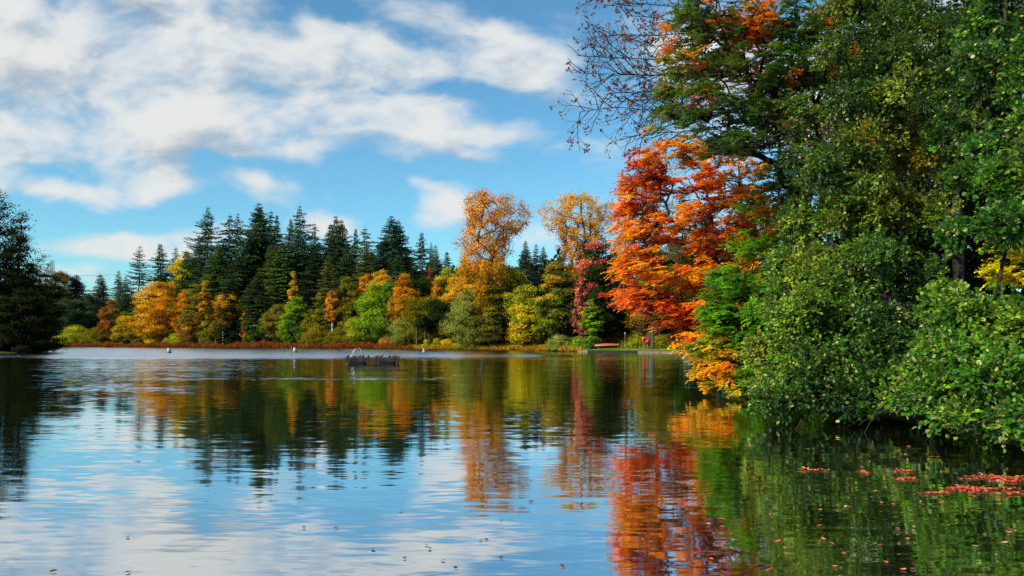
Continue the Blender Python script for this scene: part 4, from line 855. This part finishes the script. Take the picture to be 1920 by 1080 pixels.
b=Buf(); tube(b,[(0,0,-.8),(0,0,.4),(.01,0,1.0)],.045,8); link('shaft',b.mesh('shaft',M_POST,True),o); b=Buf(); lathe(b,[(.052,.985),(.052,1.02),(.001,1.04)],(.01,0,0),8); link('cap',b.mesh('cap',M_POST),o)
p=on_water(902,693); o=thing('leaning_stake','short black stake leaning out of the calm water','stake',tuple(p))
b=Buf(); tube(b,[(-.04,0,-.5),(0,0,0),(.015,0,.2),(.05,0,.45),(.075,0,.64)],[.035,.034,.032,.034,.03],8); link('shaft',b.mesh('shaft',M_BLACK,True),o)
b=Buf(); tube(b,[(.03,0,.33),(.06,-.02,.38)],.012,5); link('twig_stub',b.mesh('twig_stub',M_BLACK),o)
p=on_water(899,692.6); b=Buf(); tube(b,[(-.10,0,.0),(-.02,.01,.02),(.05,0,.015),(.1,.02,0)],[.01,.022,.02,.008],6); o=link('driftwood',b.mesh('driftwood',M_BLACK,True),None,tuple(p)); tag(o,'small dark bit of driftwood floating beside the leaning stake','driftwood')

# ------------------------------------------------------------------ lawn, embankment, boat, lifebuoy
def shoreX(px):
    s=np.array([(3.6,134),(10.8,116.5),(23.2,106)]); q=960+F_PX*s[:,0]/s[:,1]; return np.array([np.interp(px,q,s[:,0]),np.interp(px,q,s[:,1])])
M_STONE=paint_mat('light_stone',(.16,.12,.08),.95,0,3,.3); M_DARKWALL=paint_mat('dark_timber_wall',(.010,.009,.008),.95,0,4,.4)
m,nt=new_mat('lawn'); L=nt.links.new; n=nd(nt,'ShaderNodeTexNoise'); n.inputs['Scale'].default_value=2; n.inputs['Detail'].default_value=8; tc=nd(nt,'ShaderNodeTexCoord'); L(tc.outputs['Object'],n.inputs[0])
r=nd(nt,'ShaderNodeValToRGB'); r.color_ramp.elements[0].color=(.05,.09,.015,1); r.color_ramp.elements[1].color=(.17,.20,.035,1); r.color_ramp.elements[0].position=.3; r.color_ramp.elements[1].position=.7; L(n.outputs[0],r.inputs[0])
d=nd(nt,'ShaderNodeBsdfDiffuse'); L(r.outputs[0],d.inputs[0]); o=nd(nt,'ShaderNodeOutputMaterial'); L(d.outputs[0],o.inputs[0]); M_LAWN=m
b=Buf(); xs=np.linspace(1091,1330,16); fr=[]
for q in xs:
    s=shoreX(min(q,1308)) if q<1308 else np.array([23.2+(q-1308)*.02,106+(q-1308)*-.02]); fr.append((s[0]+.02,s[1]-.35))
V=[]; 
for dep in (0,2.5,5.5): V+= [(x+dep*.12,y+dep,.26+.05*dep) for x,y in fr]
n=len(fr); F=[[i+j*n,i+1+j*n,i+1+(j+1)*n,i+(j+1)*n] for j in range(2) for i in range(n-1)]
b.add(V,F,(1,1,1)); tag(link('lawn',b.mesh('lawn',M_LAWN,True)),kind='structure')
def wallseg(q0,q1,mat,lab,name,h,pieces):
    o=None; a=shoreX(q0); e=shoreX(q1); mid=(a+e)/2; ang=math.atan2(e[1]-a[1],e[0]-a[0]); Ls=np.hypot(*(e-a)); o=thing(name,lab,'wall',(mid[0],mid[1]-.45,0)); o.rotation_euler=(0,0,ang)
    b=Buf(); w=Ls/pieces
    for i in range(pieces): box(b,(-Ls/2+(i+.5)*w,0,h/2-.35),(w-.04,.3,h+.7 if True else h))
    link('blocks',b.mesh('blocks',mat),o); b=Buf(); box(b,(0,.05,h+.045),(Ls,.45,.07)); link('coping',b.mesh('coping',mat),o)
wallseg(1086,1103,M_STONE,'short light stone edging at the boat end of the lawn','embankment_wall',.16,2)
wallseg(1104,1198,M_DARKWALL,'long dark timber bank edging below the upturned boat','embankment_wall',.13,9)
wallseg(1200,1306,M_STONE,'pale stone block edging below the grey trunk and lifebuoy','embankment_wall',.14,9)
# upturned boat on trestles
M_BOAT=paint_mat('orange_hull',(.32,.07,.015),.5,0,4,.15); Bp=at(1138,655,115.5); Bp[2]=.52
o=thing('upturned_boat','orange boat lying bottom-up on low trestles on the lawn','boat',tuple(Bp)); o.rotation_euler=(0,0,-.12)
b=Buf(); xs=np.linspace(-1.75,1.55,16); Vv=[]; na=9
for x in xs:
    t=(x+1.75)/3.3; w=.42*math.sin(PI*min(1,.04+t*.9))**.55 if t<.85 else .42*(1-(t-.85)*1.6)*math.sin(PI*.805)**.55
    hh=.34*(.35+.65*math.sin(PI*(.08+.84*t))**.6); zb=.34+.10*t
    for k in range(na):
        a=PI*k/(na-1); Vv.append((x,w*math.cos(a),zb+hh*math.sin(a)))
n=len(xs); F=[[i*na+k,i*na+k+1,(i+1)*na+k+1,(i+1)*na+k] for i in range(n-1) for k in range(na-1)]
b.add(Vv,F,(1,1,1)); link('hull',b.mesh('hull',M_BOAT,True),o)
b=Buf(); box(b,(1.60,0,.60),(.10,.55,.26)); link('transom',b.mesh('transom',paint_mat('pinkish_transom',(.45,.22,.25),.5)),o)
for x in(-.8,1.0):
    b=Buf(); box(b,(x,0,.32),(.08,.9,.07)); 
    for y in(-.35,.35): box(b,(x,y,.1),(.07,.07,.36))
    link('trestle',b.mesh('trestle',M_WOOD),o)
# lifebuoy on a two-legged stand
Lp=at(1210,655,113.8); Lp[2]=.5; o=thing('lifebuoy_stand','red lifebuoy hung on a two-legged wooden stand beside the grey trunk','lifebuoy',tuple(Lp))
b=Buf(); a=np.linspace(0,2*PI,25); R_=.36; P=np.array([(R_*math.cos(t),-.06,1.22+R_*math.sin(t)) for t in a]); tube(b,P,.115,10); link('ring',b.mesh('ring',M_RED,True),o)
b=Buf(); 
for x in(-.3,.3): box(b,(x,.08,.62),(.07,.07,1.5))
link('legs_frame',b.mesh('legs_frame',M_POST),o)
b=Buf(); lathe(b,[(.001,-.03),(.27,-.03),(.27,.03),(.001,.03)],(0,0,0),16); me=b.mesh('board',M_RED); q=link('backboard',me,o,(0,.03,1.22)); q.rotation_euler=(PI/2,0,0)
Pp=at(1172,655,113.6); Pp[2]=.45; o=thing('thin_pole','thin pale pole standing on the lawn between the boat and the lifebuoy','pole',tuple(Pp)); b=Buf(); tube(b,[(0,0,0),(0,0,1.1),(0,0,2.15)],.035,8); link('shaft',b.mesh('shaft',M_POST,True),o)
b=Buf(); lathe(b,[(.001,2.14),(.10,2.16),(.12,2.25),(.06,2.34),(.001,2.36)],(0,0,0),10); link('lamp_head',b.mesh('lamp_head',M_WHITE,True),o)
# grey trunk by the lifebuoy : a lakeside tree whose crown joins the beech
far_tree('lime_tree','lakeside tree with a thick grey trunk next to the lifebuoy',1224,500,80,112.8,'round','brownolive',95,cb=.36,n=90,leaf=.2,rtip=.06,group=gB,base_z=.45,dens=.8)

# ------------------------------------------------------------------ power pylon and wires far behind
M_PYL=paint_mat('pylon_steel',(.10,.11,.12),.5,.3,10,.1)
Dp=330; o_=at(98,560,Dp); gz=float(ground_z(o_[0],Dp)); top_=CAM_H+(YH-483)/F_PX*Dp; H=top_-gz
o=thing('power_pylon','lattice power pylon rising behind the shaded trees','pylon',(o_[0],Dp,gz))
b=Buf()
for sx_ in(-1,1):
    for sy_ in(-1,1): tube(b,[(sx_*2.2,sy_*2.2,-.5),(sx_*.8,sy_*.8,H*.62),(sx_*.45,sy_*.45,H*.97)],.07,4)
z=0; k=0
while z<H*.94:
    w=np.interp(z,[0,H*.62,H*.97],[2.2,.8,.45]); z2=z+w*2.4; w2=np.interp(z2,[0,H*.62,H*.97],[2.2,.8,.45])
    for (ax_,s1) in (('x',-1),('x',1),('y',-1),('y',1)):
        if ax_=='x': P0,P1=(-w,s1*w,z),(w2,s1*w2,z2)
        else: P0,P1=(s1*w,-w,z),(s1*w2,w2,z2)
        tube(b,[P0,P1],.035,3); tube(b,[(-P0[0] if ax_=='x' else P0[0],P0[1] if ax_=='x' else -P0[1],z),(-P1[0] if ax_=='x' else P1[0],P1[1] if ax_=='x' else -P1[1],z2)],.035,3)
    z=z2
link('mast',b.mesh('mast',M_PYL),o)
for hz_,wd in((.80,2.6),(.60,3.9)):
    b=Buf(); z=H*hz_
    for s1 in(-1,1): tube(b,[(0,s1*.5,z+.7),(wd,0,z),(0,s1*.5,z-.1)],.08,4); tube(b,[(0,s1*.5,z+.7),(-wd,0,z),(0,s1*.5,z-.1)],.08,4)
    link('cross_arm',b.mesh('cross_arm',M_PYL),o)
    for s1 in(-1,1):
        b=Buf(); tube(b,[(s1*wd,0,z),(s1*wd,0,z-1.2)],.09,5); link('insulator',b.mesh('insulator',M_PYL),o)
for n_,(y0,y1,x1,lab,hz_,s1) in enumerate([(477,508,290,'upper power cable hanging from the pylon towards the spruces',.80,1),(500,540,300,'lower power cable hanging from the pylon towards the spruces',.60,1)]):
    a=np.array([o_[0]+s1*2.6,Dp,gz+H*hz_-1.2]); e=at(430,470+n_*26,560); t=np.linspace(0,1,24)[:,None]; P=a+(e-a)*t; P[:,2]-=(4*t*(1-t)*5.0)[:,0]
    b=Buf(); tube(b,P,.05,4); tag(link('power_cable',b.mesh('power_cable',M_PYL)),lab,'cable')

# ------------------------------------------------------------------ fallen leaves afloat
rng=np.random.default_rng(9)
M_FALL=leaf_mat('fallen_leaf',.15,.4,.5,objcol=True)
LM=[]
for k in range(5):
    b=Buf(); n=9; t=np.linspace(0,1,n); wv=.5*np.sin(PI*t)**.7*(1+.18*np.sin(t*17+k)); cur=.10+.12*rng.random(); V=[]
    for i in range(n):
        x=t[i]-.5; z=.05+cur*(abs(x)*2)**2*.5+.03*math.sin(5*x+k)
        V+=[(x,-wv[i]*.62,z+wv[i]*cur*1.5),(x,0,z),(x,wv[i]*.62,z+wv[i]*cur*.8)]
    F=[[i*3+j,(i+1)*3+j,(i+1)*3+j+1,i*3+j+1] for i in range(n-1) for j in range(2)]
    b.add(V,F,(1,1,1)); tube(b,[(.45,0,.06),(.72,.03,.07)],.012,3); LM.append(b.mesh('fallen_leaf',M_FALL,True))
REDS=[(.50,.10,.06),(.58,.17,.10),(.40,.07,.05),(.56,.24,.13),(.52,.13,.09)]; DKS=[(.10,.045,.025),(.16,.05,.03),(.07,.035,.02)]
def fall(x,y,lab,grp,cols,s=.075):
    p=on_water(x,y,.004); o=bpy.data.objects.new('fallen_leaf',LM[rng.integers(5)]); COL.objects.link(o)
    o.location=p; o.rotation_euler=(rng.normal(0,.08),rng.normal(0,.08),rng.random()*6.28); q=s*rng.uniform(.7,1.25); o.scale=(q,q,q); o.color=(*cols[rng.integers(len(cols))],1)
    tag(o,lab,'leaf',grp)
PATCH=[(1855,897,60,3.2,60),(1815,917,32,6,46),(1880,903,50,2.5,24),(1870,917,44,1.6,16),(1690,884,20,2.6,16),(1697,898,23,2.8,20),(1522,882,26,1.6,15),(1620,886,11,2.4,9),(1750,925,24,1.6,12),(1895,926,34,2,16),(1690,853,14,1,4),(1770,885,12,1,3),(1700,838,10,.8,3)]
for (x,y,rx,ry,n) in PATCH:
    for _ in range(n):
        g=rng.standard_normal(2)*.5; fall(x+g[0]*rx,y+g[1]*ry,'small reddish leaf drifting in one of the leaf rafts under the right bank','leaves in the drifting leaf rafts',REDS,.05)
for _ in range(62):
    x=rng.uniform(1300,1915); y=rng.uniform(815,1075)
    fall(x,y,'single reddish leaf afloat on the dark water under the right bank','single leaves on the dark water',REDS,.05)
for x,y in [(630,991),(759,1048),(831,1052),(800,1023),(854,1066),(940,975),(997,941),(752,960),(806,1030),(912,1013),(901,1014),(996,902),(995,942),(1055,918),(1170,893),(1176,878),(1160,902),(1030,822),(819,850),(833,827),(866,763),(882,762),(1165,832),(1192,833),(948,853),(1205,898),(1230,760),(1268,812),(1100,770),(700,1030),(1055,1063),(940,1047),(120,792),(152,792),(240,1008),(100,1073),(570,990),(240,1074),(1035,833),(1212,895)]:
    fall(x,y,'single dark curled leaf floating on open water','single dark leaves on open water',DKS,.05)

# the drifting rafts of fallen leaves, too many to count
def raft_leaves(name,patches,n,size,label):
    r=np.random.default_rng(77); bf=Buf(); w=np.array([p[4] for p in patches],float); idx=r.choice(len(patches),n,p=w/w.sum()); P=[]
    for i in idx:
        x,y,rx,ry,_=patches[i]; g=r.standard_normal(2)*.42; g[1]=g[1]*.42+.25*math.sin(g[0]*5+i); q=on_water(x+g[0]*rx,max(800,y+g[1]*ry),.005+r.random()*.012); P.append(q)
    P=np.array(P); N=nrm(np.array([0,0,1.])+.22*r.standard_normal(P.shape)); A=np.cross(N,nrm(r.standard_normal(P.shape)))
    cols=pick_cols(r,[rgb(120,50,40),rgb(190,84,66),rgb(206,112,86),rgb(190,130,90)],r.random(n),.22); l=size*r.uniform(.6,1.3,n)
    leaves(bf,P,A,N,l,l*.75,cols,True); tag(link(name,bf.mesh(name,M_LEAF)),label,'leaves',kind='stuff')
raft_leaves('floating_leaves',[(1862,896,75,5,60),(1815,918,40,7,46),(1890,903,50,3,20),(1870,918,60,3,18),(1690,884,24,3,12),(1700,898,26,3,12),(1522,882,34,2,8),(1620,886,14,3,6),(1750,925,28,2,8),(1895,927,40,3,12)],480,.05,'drifting rafts of red fallen leaves')
# dead branches dipping from the bank into the water
for i,(x0,y0,D0,x1,y1,lab) in enumerate([(1560,745,17.5,1490,806,'thin dead branch dipping into the water under the middle alder'),(1700,740,15,1618,812,'crooked dead branch reaching the water between both big alders'),(1840,770,12.4,1740,826,'dead branch low over the water under the nearest alder')]):
    r=np.random.default_rng(i+5); a=at(x0,y0,D0); e=on_water(x1,y1,-.05); t=np.linspace(0,1,9)[:,None]; P=a+(e-a)*t; P[:,2]+=(.22*np.sin(PI*t))[:,0]; P[1:-1]+=r.normal(0,.025,(7,3)); bf=Buf(); tube(bf,P,np.linspace(.022,.007,9),5)
    for k in (3,5,6): d=nrm(P[k+1]-P[k]+r.normal(0,.12,3)); tube(bf,[P[k],P[k]+d*.18,P[k]+d*.34-np.array([0,0,.03])],[.008,.005,.003],4)
    tag(link('dead_branch',bf.mesh('dead_branch',M_BARKD,True)),lab,'branch')
